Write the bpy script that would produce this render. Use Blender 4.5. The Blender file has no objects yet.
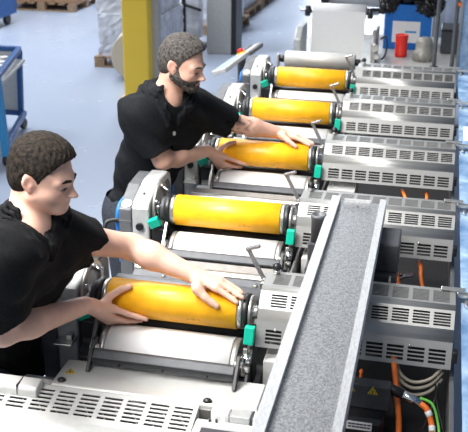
import bpy, math, random
import numpy as np
from mathutils import Vector, Matrix
from math import sin, cos, pi, radians, sqrt, tan
random.seed(7)
SC = bpy.context.scene
COL = SC.collection

# ------------------------------------------------------------------ materials
def new_mat(name):
    m = bpy.data.materials.new(name); m.use_nodes = True
    nt = m.node_tree
    return m, nt, nt.nodes['Principled BSDF']

def mat(name, col, rough=.5, metal=0., var=.06, scale=30., bump=0., bscale=None, spec=.5, stretch=None, coat=0., sheen=0.):
    m, nt, b = new_mat(name)
    N = nt.nodes; L = nt.links
    tc = N.new('ShaderNodeTexCoord'); mp = N.new('ShaderNodeMapping')
    L.new(tc.outputs['Object'], mp.inputs['Vector'])
    if stretch: mp.inputs['Scale'].default_value = stretch
    no = N.new('ShaderNodeTexNoise'); no.inputs['Scale'].default_value = scale; no.inputs['Detail'].default_value = 4
    L.new(mp.outputs['Vector'], no.inputs['Vector'])
    rp = N.new('ShaderNodeValToRGB')
    lo = [max(0, c * (1 - var * 1.6)) for c in col]; hi = [min(1, c * (1 + var * 1.6)) for c in col]
    rp.color_ramp.elements[0].color = (*lo, 1); rp.color_ramp.elements[1].color = (*hi, 1)
    rp.color_ramp.elements[0].position = .3; rp.color_ramp.elements[1].position = .7
    L.new(no.outputs['Fac'], rp.inputs['Fac']); L.new(rp.outputs['Color'], b.inputs['Base Color'])
    b.inputs['Roughness'].default_value = rough; b.inputs['Metallic'].default_value = metal
    b.inputs['Specular IOR Level'].default_value = spec
    if coat: b.inputs['Coat Weight'].default_value = coat; b.inputs['Coat Roughness'].default_value = .15
    if sheen: b.inputs['Sheen Weight'].default_value = sheen
    if bump:
        n2 = N.new('ShaderNodeTexNoise'); n2.inputs['Scale'].default_value = bscale or scale * 3
        L.new(mp.outputs['Vector'], n2.inputs['Vector'])
        bp = N.new('ShaderNodeBump'); bp.inputs['Strength'].default_value = bump; bp.inputs['Distance'].default_value = .004
        L.new(n2.outputs['Fac'], bp.inputs['Height']); L.new(bp.outputs['Normal'], b.inputs['Normal'])
    return m

M = {}
M['cast'] = mat('cast_grey', (.50, .51, .51), .42, .35, .07, 25, .05)
M['cover_metal'] = mat('cover_metal', (.37, .37, .36), .40, .62, .04, 18, 0, None, .5, (2, 30, 30))
M['white_paint'] = mat('white_paint', (.60, .60, .58), .4, .1, .03)
M['deck'] = mat('deck_grey', (.54, .54, .52), .4, .25, .03, 12)
M['steel'] = mat('steel', (.62, .62, .60), .28, .9, .08, 40, 0, None, .5, (1, 12, 12))
M['chrome'] = mat('chrome', (.75, .76, .78), .14, 1., .04)
M['dull_steel'] = mat('dull_steel', (.42, .41, .39), .38, .8, .1, 30)
M['dark'] = mat('dark_grey', (.060, .063, .070), .5, .2, .1)
M['charcoal'] = mat('charcoal', (.12, .125, .135), .5, .2, .08)
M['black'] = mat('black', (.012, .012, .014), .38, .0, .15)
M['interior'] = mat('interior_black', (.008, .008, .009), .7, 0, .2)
M['orange_sleeve'] = mat('orange_sleeve', (.90, .42, .010), .42, .0, .10, 14, .12, 45, .4, (1, 1, 1), .1)
M['stamp'] = mat('stamp_brown', (.55, .25, .01), .5, 0, .3, 120)
M['paper'] = mat('paper_white', (.80, .80, .80), .55, 0, .01)
M['green'] = mat('green_plastic', (.0, .42, .28), .4, 0, .06)
M['blue'] = mat('blue_plastic', (.01, .16, .55), .4, 0, .06)
M['blue_paint'] = mat('blue_paint', (.012, .09, .30), .4, 0, .08)
M['light_blue_paint'] = mat('light_blue_paint', (.03, .28, .58), .4, 0, .06)
M['yellow_paint'] = mat('yellow_paint', (.98, .66, .06), .42, 0, .012, 3)
M['yellow_strip'] = mat('yellow_strip', (.80, .62, .15), .5, 0, .05)
M['red'] = mat('red_plastic', (.75, .03, .02), .4, 0, .05)
M['orange_cable'] = mat('orange_cable', (.88, .19, .03), .45, 0, .05)
M['beige_hose'] = mat('beige_hose', (.42, .38, .30), .5, 0, .08)
M['hose_green'] = mat('green_cable', (.15, .55, .08), .5, 0, .05)
M['wood'] = mat('pallet_wood', (.32, .22, .14), .75, 0, .3, 20, .2, 60, .3, (1, 6, 6))
M['cardboard'] = mat('cardboard', (.36, .22, .13), .75, 0, .1)
M['stretch_film'] = mat('stretch_film', (.66, .68, .74), .22, 0, .14, 9, .6, 14)
M['roll_paper'] = mat('roll_paper', (.62, .57, .49), .7, 0, .02)
M['pillar'] = mat('pillar_grey', (.46, .46, .46), .6, 0, .04)
M['label_white'] = mat('label_white', (.80, .80, .80), .5, 0, .02)
M['ink'] = mat('ink', (.05, .05, .06), .6)
M['sign_yellow'] = mat('sign_yellow', (.88, .62, .02), .5, 0, .03)
M['motor_grey'] = mat('motor_grey', (.30, .29, .26), .5, .2, .08)
M['bag'] = mat('black_film', (.012, .012, .014), .18, 0, .3, 20, .9, 25)
M['curtain'] = mat('strip_curtain', (.62, .68, .80), .3, 0, .12, 6)
M['screen'] = mat('screen_blue', (.52, .64, .88), .2, 0, .06)
M['wall'] = mat('wall_paint', (.55, .57, .60), .8, 0, .04, 2)
M['shirt'] = mat('black_polo_cotton', (.0075, .008, .009), .9, 0, .25, 160, .25, 500, .18)
M['shirt2'] = mat('black_polo_cotton_faded', (.0085, .0095, .012), .9, 0, .25, 160, .25, 500, .18)
M['trousers'] = mat('dark_trousers', (.035, .040, .052), .85, 0, .2, 120, .2, 300, .2)
M['leather'] = mat('shoe_leather', (.02, .018, .016), .5)
M['hair_brown'] = mat('hair_brown', (.020, .015, .011), .75, 0, .6, 90, .9, 260, .2, (1, 2.5, 1))
M['hair_grey'] = mat('hair_greying', (.060, .053, .048), .75, 0, .8, 90, .9, 260, .4, (1, 2.5, 1))
M['beard'] = mat('beard_greying', (.065, .056, .050), .65, 0, .6, 110, .8, 200, .3)
M['eye'] = mat('eye_white', (.75, .72, .70), .2, 0, .02)
M['iris'] = mat('iris', (.04, .025, .015), .15)

def galvanised():
    m, nt, b = new_mat('galvanised_sheet'); N = nt.nodes; L = nt.links
    tc = N.new('ShaderNodeTexCoord')
    vo = N.new('ShaderNodeTexVoronoi'); vo.inputs['Scale'].default_value = 330; L.new(tc.outputs['Object'], vo.inputs['Vector'])
    no = N.new('ShaderNodeTexNoise'); no.inputs['Scale'].default_value = 260; no.inputs['Detail'].default_value = 3; L.new(tc.outputs['Object'], no.inputs['Vector'])
    sp = N.new('ShaderNodeSeparateColor'); L.new(vo.outputs['Color'], sp.inputs['Color'])
    mx = N.new('ShaderNodeMath'); mx.operation = 'MULTIPLY_ADD'; mx.inputs[1].default_value = .55
    L.new(sp.outputs['Red'], mx.inputs[0])
    sc = N.new('ShaderNodeMath'); sc.operation = 'MULTIPLY'; sc.inputs[1].default_value = .5; L.new(no.outputs['Fac'], sc.inputs[0]); L.new(sc.outputs[0], mx.inputs[2])
    rp = N.new('ShaderNodeValToRGB'); L.new(mx.outputs[0], rp.inputs['Fac'])
    e = rp.color_ramp.elements; e[0].position = .25; e[0].color = (.25, .255, .26, 1); e[1].position = .78; e[1].color = (.58, .59, .60, 1)
    L.new(rp.outputs['Color'], b.inputs['Base Color'])
    b.inputs['Metallic'].default_value = .8; b.inputs['Roughness'].default_value = .36
    return m
M['lever_chrome'] = mat('lever_chrome', (.50, .51, .54), .22, .75, .04)
M['tray_brown'] = mat('tray_grey_brown', (.23, .215, .20), .5, .3, .08)
M['galv'] = galvanised()
M['galv_lip'] = mat('galvanised_lip', (.62, .63, .64), .4, .55, .10, 60, 0, None, .5, (6, 1, 6))

def floor_mat():
    m, nt, b = new_mat('floor_coating'); N = nt.nodes; L = nt.links
    tc = N.new('ShaderNodeTexCoord')
    no = N.new('ShaderNodeTexNoise'); no.inputs['Scale'].default_value = .55; no.inputs['Detail'].default_value = 5; L.new(tc.outputs['Object'], no.inputs['Vector'])
    rp = N.new('ShaderNodeValToRGB'); L.new(no.outputs['Fac'], rp.inputs['Fac'])
    e = rp.color_ramp.elements; e[0].position = .3; e[0].color = (.39, .45, .575, 1); e[1].position = .72; e[1].color = (.43, .49, .61, 1)
    L.new(rp.outputs['Color'], b.inputs['Base Color'])
    n2 = N.new('ShaderNodeTexNoise'); n2.inputs['Scale'].default_value = 3; L.new(tc.outputs['Object'], n2.inputs['Vector'])
    mr = N.new('ShaderNodeMapRange'); mr.inputs['To Min'].default_value = .22; mr.inputs['To Max'].default_value = .30
    L.new(n2.outputs['Fac'], mr.inputs['Value']); L.new(mr.outputs[0], b.inputs['Roughness'])
    return m
M['floor'] = floor_mat()

def guard_mat():
    m, nt, b = new_mat('clear_guard'); N = nt.nodes; L = nt.links
    tr = N.new('ShaderNodeBsdfTransparent'); tr.inputs['Color'].default_value = (.80, .92, 1, 1)
    gl = N.new('ShaderNodeBsdfGlossy'); gl.inputs['Roughness'].default_value = .12; gl.inputs['Color'].default_value = (.8, .88, 1, 1)
    tc = N.new('ShaderNodeTexCoord'); no = N.new('ShaderNodeTexNoise'); no.inputs['Scale'].default_value = 9; no.inputs['Detail'].default_value = 5
    L.new(tc.outputs['Object'], no.inputs['Vector'])
    mr = N.new('ShaderNodeMapRange'); mr.inputs['From Min'].default_value = .35; mr.inputs['From Max'].default_value = .7
    mr.inputs['To Min'].default_value = .06; mr.inputs['To Max'].default_value = .5
    L.new(no.outputs['Fac'], mr.inputs['Value'])
    mx = N.new('ShaderNodeMixShader'); L.new(mr.outputs[0], mx.inputs[0]); L.new(tr.outputs[0], mx.inputs[1]); L.new(gl.outputs[0], mx.inputs[2])
    df = N.new('ShaderNodeBsdfDiffuse'); dr = N.new('ShaderNodeValToRGB'); L.new(no.outputs['Fac'], dr.inputs['Fac']); L.new(dr.outputs['Color'], df.inputs['Color'])
    q = dr.color_ramp.elements; q[0].position = .35; q[0].color = (.17, .31, .54, 1); q[1].position = .68; q[1].color = (.46, .63, .84, 1)
    m2 = N.new('ShaderNodeMapRange'); m2.inputs['From Min'].default_value = .3; m2.inputs['From Max'].default_value = .7
    m2.inputs['To Min'].default_value = .40; m2.inputs['To Max'].default_value = .92; L.new(no.outputs['Fac'], m2.inputs['Value'])
    my = N.new('ShaderNodeMixShader'); L.new(m2.outputs[0], my.inputs[0]); L.new(mx.outputs[0], my.inputs[1]); L.new(df.outputs[0], my.inputs[2])
    L.new(my.outputs[0], N['Material Output'].inputs['Surface'])
    return m
M['guard'] = guard_mat()

def skin_mat(name, base, red):
    m, nt, b = new_mat(name); N = nt.nodes; L = nt.links
    at = N.new('ShaderNodeAttribute'); at.attribute_name = 'tint'
    sp = N.new('ShaderNodeSeparateColor'); L.new(at.outputs['Color'], sp.inputs['Color'])
    tc = N.new('ShaderNodeTexCoord'); no = N.new('ShaderNodeTexNoise'); no.inputs['Scale'].default_value = 28; no.inputs['Detail'].default_value = 4
    L.new(tc.outputs['Object'], no.inputs['Vector'])
    rp = N.new('ShaderNodeValToRGB'); L.new(no.outputs['Fac'], rp.inputs['Fac'])
    e = rp.color_ramp.elements; e[0].position = .3; e[0].color = (*[c * .92 for c in base], 1); e[1].position = .7; e[1].color = (*[min(1, c * 1.05) for c in base], 1)
    def mix(fac, a, col):
        mx = N.new('ShaderNodeMix'); mx.data_type = 'RGBA'; L.new(fac, mx.inputs['Factor']); L.new(a, mx.inputs['A']); mx.inputs['B'].default_value = (*col, 1); return mx.outputs['Result']
    c = mix(sp.outputs['Red'], rp.outputs['Color'], red)
    c = mix(sp.outputs['Green'], c, (.06, .055, .06))
    L.new(c, b.inputs['Base Color']); b.inputs['Roughness'].default_value = .48
    b.inputs['Subsurface Weight'].default_value = .12; b.inputs['Subsurface Radius'].default_value = (.012, .005, .003); b.inputs['Subsurface Scale'].default_value = .4
    return m
M['skin'] = skin_mat('skin_fair', (.75, .455, .345), (.64, .23, .18))
M['skin2'] = skin_mat('skin_tan', (.70, .42, .315), (.60, .22, .17))

# ------------------------------------------------------------------ mesh building
def V(*a): return Vector(a)

# the press was first laid out on a drawing grid; CAL turns grid units into metres
CAL = True
def cal(p):
    x, y, z = p
    if not CAL: return Vector((x, y, z))
    if CAL == 'far': return Vector((.864*x + .015*y - .38, .025*x + .908*y + .997, .9*z))
    return Vector((.93*x - .035, .94*y + .315, 1.17 + (z-1.17)*.975 if z > .85 else z*.858/.85))

class MB:
    def __init__(s): s.v = []; s.f = []; s.m = []; s.sm = []
    def add(s, vs, fs, mi=0, smooth=False):
        o = len(s.v); s.v += [Vector(p) for p in vs]
        for f in fs: s.f.append([i + o for i in f]); s.m.append(mi); s.sm.append(smooth)
        return s
    def box(s, a, b, mi=0):
        x0, y0, z0 = a; x1, y1, z1 = b
        return s.add([(x0,y0,z0),(x1,y0,z0),(x1,y1,z0),(x0,y1,z0),(x0,y0,z1),(x1,y0,z1),(x1,y1,z1),(x0,y1,z1)],
              [(0,3,2,1),(4,5,6,7),(0,1,5,4),(1,2,6,5),(2,3,7,6),(3,0,4,7)], mi)
    def bar(s, p, q, w, h, upv=(0,0,1), mi=0):
        p, q = Vector(p), Vector(q); d = (q - p).normalized(); u = Vector(upv)
        r = d.cross(u).normalized() * w / 2; u = r.cross(d).normalized() * h / 2
        vs = [p-r-u, p+r-u, p+r+u, p-r+u, q-r-u, q+r-u, q+r+u, q-r+u]
        return s.add(vs, [(0,1,2,3),(7,6,5,4),(0,4,5,1),(1,5,6,2),(2,6,7,3),(3,7,4,0)], mi)
    def lathe(s, p, ax, prof, n=32, mi=0, smooth=True):
        """prof: list of (t along axis, radius)"""
        p = Vector(p); ax = Vector(ax).normalized()
        a = ax.orthogonal().normalized(); b = ax.cross(a)
        vs = []; fs = []
        for t, r in prof:
            for i in range(n):
                w = 2 * pi * i / n; vs.append(p + ax * t + (a * cos(w) + b * sin(w)) * r)
        for k in range(len(prof) - 1):
            for i in range(n):
                j = (i + 1) % n
                fs.append((k*n+i, k*n+j, (k+1)*n+j, (k+1)*n+i))
        s.add(vs, fs, mi, smooth)
        o = len(s.v) - len(vs)
        s.f.append([o + i for i in range(n)][::-1]); s.m.append(mi); s.sm.append(False)
        s.f.append([o + (len(prof)-1)*n + i for i in range(n)]); s.m.append(mi); s.sm.append(False)
        return s
    def cyl(s, p, q, r, n=24, mi=0, r2=None):
        p, q = Vector(p), Vector(q); L = (q - p).length; r2 = r if r2 is None else r2
        c = min(.15 * min(r, r2), .1 * L)
        return s.lathe(p, q - p, [(0, r - c), (c, r), (L - c, r2), (L, r2 - c)], n, mi)
    def sphere(s, c, r, n=16, mi=0, sc=(1,1,1)):
        c = Vector(c); vs = []; fs = []; m = n // 2
        for i in range(m + 1):
            t = pi * i / m
            for j in range(n):
                w = 2 * pi * j / n; vs.append(c + Vector((r*sc[0]*sin(t)*cos(w), r*sc[1]*sin(t)*sin(w), r*sc[2]*cos(t))))
        for i in range(m):
            for j in range(n):
                k = (j + 1) % n; fs.append((i*n+j, (i+1)*n+j, (i+1)*n+k, i*n+k))
        return s.add(vs, fs, mi, True)
    def tube(s, pts, r, n=10, mi=0, spline=True):
        P = [Vector(p) for p in pts]
        if spline and len(P) > 2:
            Q = []
            for i in range(len(P) - 1):
                p0 = P[max(i-1,0)]; p1 = P[i]; p2 = P[i+1]; p3 = P[min(i+2, len(P)-1)]
                for k in range(8):
                    t = k / 8; Q.append(.5*((2*p1)+(p2-p0)*t+(2*p0-5*p1+4*p2-p3)*t*t+(3*p1-p0-3*p2+p3)*t**3))
            Q.append(P[-1]); P = Q
        vs = []; fs = []
        nrm = None
        for i, p in enumerate(P):
            d = (P[min(i+1, len(P)-1)] - P[max(i-1, 0)]).normalized()
            nrm = d.orthogonal().normalized() if nrm is None else (nrm - d * nrm.dot(d)).normalized()
            b = d.cross(nrm)
            for j in range(n):
                w = 2*pi*j/n; vs.append(p + (nrm*cos(w) + b*sin(w)) * r)
        for i in range(len(P)-1):
            for j in range(n):
                k = (j+1) % n; fs.append((i*n+j, i*n+k, (i+1)*n+k, (i+1)*n+j))
        s.add(vs, fs, mi, True); o = len(s.v) - len(vs)
        s.f.append([o+j for j in range(n)][::-1]); s.m.append(mi); s.sm.append(False)
        s.f.append([o+(len(P)-1)*n+j for j in range(n)]); s.m.append(mi); s.sm.append(False)
        return s
    def prism_x(s, prof, x0, x1, mi=0):
        """closed profile of (y, z), extruded along x"""
        n = len(prof)
        vs = [(x0, y, z) for y, z in prof] + [(x1, y, z) for y, z in prof]
        fs = [tuple(range(n)), tuple(range(2*n-1, n-1, -1))] + [(i, i+n, (i+1) % n + n, (i+1) % n) for i in range(n)]
        return s.add(vs, fs, mi)
    def plate(s, O, S, T, ls, lt, holes, mi=0):
        """flat sheet with rectangular openings; holes: (s0, s1, t0, t1)"""
        O, S, T = Vector(O), Vector(S).normalized(), Vector(T).normalized()
        ss = sorted({0, ls, *[round(h[0], 5) for h in holes], *[round(h[1], 5) for h in holes]})
        ts = sorted({0, lt, *[round(h[2], 5) for h in holes], *[round(h[3], 5) for h in holes]})
        vs = [O + S*a + T*b for b in ts for a in ss]; n = len(ss); fs = []
        H = {}
        for j in range(len(ts)-1):
            tm = (ts[j]+ts[j+1])/2
            row = [h for h in holes if h[2] < tm < h[3]]
            for i in range(n-1):
                sm = (ss[i]+ss[i+1])/2
                if not any(h[0] < sm < h[1] for h in row):
                    fs.append((j*n+i, j*n+i+1, (j+1)*n+i+1, (j+1)*n+i))
        return s.add(vs, fs, mi)
    def build(s, name, mats, parent=None, base=None, bevel=0., solid=0., seg=2):
        if base is None: base = Vector((0,0,0))
        me = bpy.data.meshes.new(name)
        b0 = cal(base) if CAL else Vector(base)
        me.from_pydata([tuple(cal(v) - b0) for v in s.v], [], s.f)
        if not isinstance(mats, (list, tuple)): mats = [mats]
        for m in mats: me.materials.append(m)
        me.polygons.foreach_set('material_index', s.m); me.polygons.foreach_set('use_smooth', s.sm)
        me.update()
        import bmesh
        bm = bmesh.new(); bm.from_mesh(me); bmesh.ops.remove_doubles(bm, verts=bm.verts, dist=1e-5)
        bmesh.ops.recalc_face_normals(bm, faces=bm.faces); bm.to_mesh(me); bm.free()
        o = bpy.data.objects.new(name, me); COL.objects.link(o)
        if parent: o.parent = parent
        if solid:
            md = o.modifiers.new('thickness', 'SOLIDIFY'); md.thickness = solid; md.offset = -1
        if bevel:
            md = o.modifiers.new('bevel', 'BEVEL'); md.width = bevel; md.segments = seg; md.limit_method = 'ANGLE'; md.angle_limit = radians(40)
        return o

def tag(o, label=None, cat=None, group=None, kind=None):
    if label: o['label'] = label
    if cat: o['category'] = cat
    if group: o['group'] = group
    if kind: o['kind'] = kind
    return o

def thing(name, label, cat, loc=(0,0,0), group=None):
    o = bpy.data.objects.new(name, None); COL.objects.link(o); o.location = cal(loc); o.empty_display_size = .05
    return tag(o, label, cat, group)

class T:
    """a thing whose parts are modelled in shared coordinates, with its Empty at base"""
    def __init__(s, name, label, cat, base, group=None):
        s.base = Vector(base); s.o = thing(name, label, cat, base, group)
    off = None
    def part(s, name, mb, mats, bevel=0., solid=0., parent=None, label=None):
        if s.off is not None: mb.v = [v + Vector(s.off) for v in mb.v]
        o = mb.build(name, mats, parent or s.o, s.base, bevel, solid)
        if label: o['label'] = label
        return o

def single(name, mb, mats, label, cat, base, group=None, bevel=0., solid=0., kind=None):
    o = mb.build(name, mats, None, base, bevel, solid); o.location = cal(base)
    return tag(o, label, cat, group, kind)

def structure(name, mb, mats, bevel=0., parent=None):
    o = mb.build(name, mats, parent, None, bevel)
    if not parent: o['kind'] = 'structure'
    return o

def dup(o, parent=None, shift=None, label=None):
    c = o.copy(); COL.objects.link(c)
    if parent: c.parent = parent
    if shift is not None: c.location = o.location + Vector(shift)
    if label: c['label'] = label
    for ch in list(o.children): dup(ch, c)
    return c

# ------------------------------------------------------------------ camera
PIT, YAW, ROLL, CH = radians(22.3), radians(12.46), radians(.49), 2.45
fw = Vector((-sin(YAW)*cos(PIT), cos(YAW)*cos(PIT), -sin(PIT)))
rt = Vector((cos(YAW), sin(YAW), 0)); upv = rt.cross(fw)
rt, upv = rt*cos(ROLL) + upv*sin(ROLL), upv*cos(ROLL) - rt*sin(ROLL)
cam = bpy.data.cameras.new('camera'); cam.sensor_width = 36; cam.lens = 912.9/468*36
cam.clip_end = 200
co = bpy.data.objects.new('camera', cam); COL.objects.link(co)
mw = Matrix((rt, upv, -fw)).transposed().to_4x4(); mw.translation = (0, 0, CH); co.matrix_world = mw
cam.dof.use_dof = True; cam.dof.focus_distance = 2.8; cam.dof.aperture_fstop = 9
SC.camera = co

# ------------------------------------------------------------------ the hall
CAL = False
structure('floor', MB().box((-22, -8, -.2), (14, 34, 0)), M['floor'])
structure('wall_back', MB().box((-22, 34, 0), (14, 34.3, 9)), M['wall'])
structure('wall_left', MB().box((-22.3, -8, 0), (-22, 34, 9)), M['wall'])
structure('wall_right', MB().box((14, -8, 0), (14.3, 34, 9)), M['wall'])

wm, wnt, wb = new_mat('daylight_window')
wb.inputs['Base Color'].default_value = (.8, .85, .9, 1); wb.inputs['Emission Color'].default_value = (.86, .93, 1, 1); wb.inputs['Emission Strength'].default_value = 13
for i, (x0, x1) in enumerate(((-4.4, -2.3), (-9.5, -8.2))):
    f = structure('window_%d' % (i+1), MB().box((x0-.1, 33.9, .9), (x1+.1, 33.99, 8.1)), M['white_paint'])
    structure('pane', MB().box((x0, 33.86, 1), (x1, 33.89, 8)), wm, 0, f)
CAL = True
# ------------------------------------------------------------------ press: units
PITCH = .77
YC = 2.15           # the front unit's cylinder; all repeated pieces are modelled here and copied by PITCH
NU = 5
where = ['nearest the camera, held by the clean-shaven worker', 'second from the front, between the two workers',
         'third from the front, held by the bearded worker', 'fourth from the front, just behind the bearded worker\'s',
         'farthest back of the row, before the paper unwinder']
def labels(fmt, alt=None): return [fmt % w for w in (alt or where)]

press_w = ['of the front unit', 'of the second unit from the front', 'of the third unit, by the bearded man', 'of the fourth unit from the front', 'of the fifth, farthest unit']

def repeat(t, labs, shifts=None):
    out = [t]
    for k in range(1, NU):
        s = (0, PITCH*.94*k, 0) if shifts is None else shifts[k]
        out.append(dup(t, None, s, labs[k]))
    return out

AX, AZ = 0, 1.17
OX0, OX1 = -.925, -.497
# --- print cylinder
labs = ['orange sleeved cylinder gripped by the clean-shaven man in front',
        'orange sleeved cylinder resting in its bearings between the two men',
        'orange sleeved cylinder gripped by the bearded man',
        'orange sleeved cylinder next behind the one the bearded man holds',
        'orange sleeved cylinder at the far end, before the hanging white web']
t = T('print_cylinder', labs[0], 'cylinder', (-.715, YC, AZ), 'orange print cylinders along the press')
R = .059
sleeve_part = t.part('sleeve', MB().lathe((OX0, YC, AZ), (1,0,0), [(0, R-.004), (.002, R), (.426, R), (.428, R-.004)], 56), M['orange_sleeve'])
st = MB()
for r_ in range(3):
    for i in range(9):
        if random.random() < .2: continue
        a = radians(-14 - r_*3.6); x = -.655 + i*.0048
        c = V(x, YC - (R+.0002)*cos(a), AZ + (R+.0002)*sin(a))
        st.bar(c, c + V(.0036, 0, 0), .0006, .0026, (0, sin(-a), cos(a)))
t.part('stamp_mark', st, M['stamp'], label='faint brown printed stamp', parent=sleeve_part)
for x0, x1 in ((-.943, -.9255), (-.4965, -.480)):
    t.part('collar', MB().lathe((x0, YC, AZ), (1,0,0), [(0, R-.007), (.002, R-.003), (x1-x0-.002, R-.003), (x1-x0, R-.005)], 48), M['steel'], label='bare steel collar')
t.part('bearer_ring', MB().cyl((-.964, YC, AZ), (-.9435, YC, AZ), .058, 40), M['black'])
t.part('bearer_ring', MB().cyl((-.4795, YC, AZ), (-.4635, YC, AZ), .055, 40), M['black'])
g = MB().cyl((-.983, YC, AZ), (-.967, YC, AZ), .046, 30)
t.part('gear', g, M['dark'])
g = MB().cyl((-.461, YC, AZ), (-.452, YC, AZ), .05, 30)
for i in range(8):
    w = 2*pi*i/8; g.cyl((-.4635, YC+.038*cos(w), AZ+.038*sin(w)), (-.449, YC+.038*cos(w), AZ+.038*sin(w)), .005, 8)
t.part('gear', g, M['dull_steel'])
t.part('shaft', MB().cyl((-1.012, YC, AZ), (-.436, YC, AZ), .02, 20), M['chrome'])
t.part('shaft_nut', MB().cyl((-1.008, YC, AZ), (-.992, YC, AZ), .031, 6), M['chrome'])
sh = [(0, PITCH*.94*k, 0) for k in range(NU)]; sh[2] = (0, PITCH*.94*2-.023, .008)
repeat(t.o, labs, sh)

# --- impression drum
DU, DZ, DR = -.065, 1.004, .095
labs = ['white paper covered drum under the orange cylinder the clean-shaven man holds',
        'white paper covered drum under the orange cylinder between the two men',
        'white paper covered drum under the orange cylinder the bearded man holds',
        'white paper covered drum behind the bearded man\'s forearms, fourth along the press',
        'white paper covered drum under the farthest orange cylinder']
t = T('impression_drum', labs[0], 'drum', (-.71, YC+DU, DZ), 'white impression drums')
t.part('paper_web', MB().lathe((-.905, YC+DU, DZ), (1,0,0), [(0, DR), (.405, DR)], 72), M['paper'])
for x0, x1 in ((-.928, -.9055), (-.4995, -.478)):
    t.part('end_ring', MB().lathe((x0, YC+DU, DZ), (1,0,0), [(0, DR-.006), (.003, DR-.001), (x1-x0-.001, DR-.001), (x1-x0, DR-.003)], 64), M['dull_steel'], label='bare metal end ring')
t.part('drum_shaft', MB().cyl((-1.01, YC+DU, DZ), (-.432, YC+DU, DZ), .028, 20), M['dark'])
repeat(t.o, labs)

# --- black guard bar with its swing arms
labs = ['black guard bar along the white drum below the clean-shaven man\'s hands',
        'black guard bar along the white drum between the two men',
        'black guard bar along the white drum below the bearded man\'s hands',
        'black guard bar on the fourth drum, beyond the bearded man\'s cylinder',
        'black guard bar on the farthest white drum']
t = T('guard_bar', labs[0], 'bar', (-.69, YC-.2, 1.05), 'black guard bars')
b = MB()
prof = [(YC-.210, 1.050), (YC-.203, 1.040), (YC-.172, 1.040), (YC-.168, 1.068), (YC-.174, 1.082), (YC-.192, 1.086), (YC-.212, 1.070)]
b.prism_x(prof, -.918, -.468)
bar_part = t.part('bar', b, M['dark'], bevel=.003)
b = MB().bar((-.916, YC-.2155, 1.064), (-.47, YC-.2155, 1.064), .003, .006)
for i in range(3): b.cyl((-.83+i*.14, YC-.211, 1.053), (-.83+i*.14, YC-.218, 1.053), .004, 8)
t.part('edge_strip', b, M['black'], parent=bar_part)
for x in (-.925, -.462):
    t.part('swing_arm', MB().prism_x([(YC-.240, 1.035), (YC-.226, 1.031), (YC-.160, 1.06), (YC-.145, 1.105), (YC-.168, 1.108), (YC-.208, 1.068)], x-.006, x+.006), M['black'], bevel=.002)
    t.part('pivot', MB().cyl((x-.014, YC-.168, 1.08), (x+.014, YC-.168, 1.08), .010, 14), M['steel'])
repeat(t.o, labs)

# --- left bearing housing
labs = ['light grey cast housing beside the clean-shaven man',
        'light grey cast housing with dark side cover and black crank, between the two men',
        'light grey cast housing at the bearded man\'s chest',
        'light grey cast housing just past the bearded man\'s far elbow',
        'light grey cast housing farthest back, below the tilted control panel']
t = T('bearing_housing', labs[0], 'machine housing', (-1.06, YC+.1, .70), 'cast bearing housings along the left side')
X0, X1 = -1.095, -1.022
outer = [(YC-.07, .70), (YC-.07, 1.185), (YC-.055, 1.207), (YC+.065, 1.246), (YC+.09, 1.253), (YC+.20, 1.253), (YC+.235, 1.238), (YC+.25, 1.205), (YC+.25, .70)]
t.part('casting', MB().prism_x(outer, X0, X1), M['cast'], bevel=.008)
# recessed bearing face seen on the cylinder side
t.part('bearing_face', MB().prism_x([(YC-.04, .98), (YC-.04, 1.17), (YC+.07, 1.215), (YC+.19, 1.225), (YC+.22, 1.19), (YC+.22, .98)], X1-.001, X1+.006), M['charcoal'], bevel=.004)
ring_part = None
rg = MB().lathe((X1+.004, YC+.05, AZ-.01), (1,0,0), [(0, .095), (.012, .095), (.012, .07), (.004, .068)], 40)
ring_part = t.part('bearing_ring', rg, M['dull_steel'])
for i in range(6):
    w = 2*pi*i/6 + .5
    c = V(X1+.012, YC+.05+.082*cos(w), AZ-.01+.082*sin(w))
    t.part('bolt', MB().cyl(c, c+V(.012,0,0), .0085, 8), M['steel'], parent=ring_part)
t.part('clamp_rod', MB().cyl((X1+.004, YC+.075, 1.232), (X1+.045, YC+.06, 1.222), .009, 12), M['chrome'])
t.part('clamp_block', MB().box((X1+.007, YC-.062, 1.035), (X1+.058, YC-.02, 1.105)), M['black'], bevel=.004)
t.part('lower_bracket', MB().prism_x([(YC-.10, .99), (YC-.06, .97), (YC+.02, .97), (YC+.02, 1.06), (YC-.05, 1.06)], X1+.012, X1+.05), M['dark'], bevel=.004)
t.part('link_rod', MB().bar((X1+.064, YC-.135, 1.01), (X1+.064, YC-.03, 1.13), .012, .018), M['dull_steel'], bevel=.002)
t.part('release_tab', MB().bar((X1+.004, YC-.075, 1.128), (X1+.044, YC-.075, 1.148), .024, .036, (0,-.25,1)), M['green'], bevel=.003, label='green plastic tab')
side_part = t.part('side_cover', MB().prism_x([(YC-.072, .70), (YC-.072, 1.18), (YC+.06, 1.238), (YC+.2, 1.246), (YC+.24, 1.19), (YC+.24, .70)], -1.15, X0-.0005), M['charcoal'], bevel=.006, label='dark grey side cover')
t.part('cover_seam', MB().box((-1.149, YC-.0735, 1.128), (-1.097, YC-.0715, 1.134)), M['steel'], parent=side_part)
a = math.atan2(.07, .132); n = V(0, -sin(a), cos(a))
c = V(-1.122, YC-.045, 1.192)
t.part('badge', MB().cyl(c, c+n*.0045, .021, 24), M['label_white'], label='round white badge', parent=side_part)
t.part('hole_plug', MB().cyl((-1.06, YC-.0695, 1.115), (-1.06, YC-.083, 1.115), .0155, 20), M['black'], label='black round plug')
c = V(-1.06, YC-.004, 1.2245); nn = V(0, -.39, .92)
t.part('screw', MB().cyl(c-nn*.001, c+nn*.004, .0055, 10), M['black'])
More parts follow.
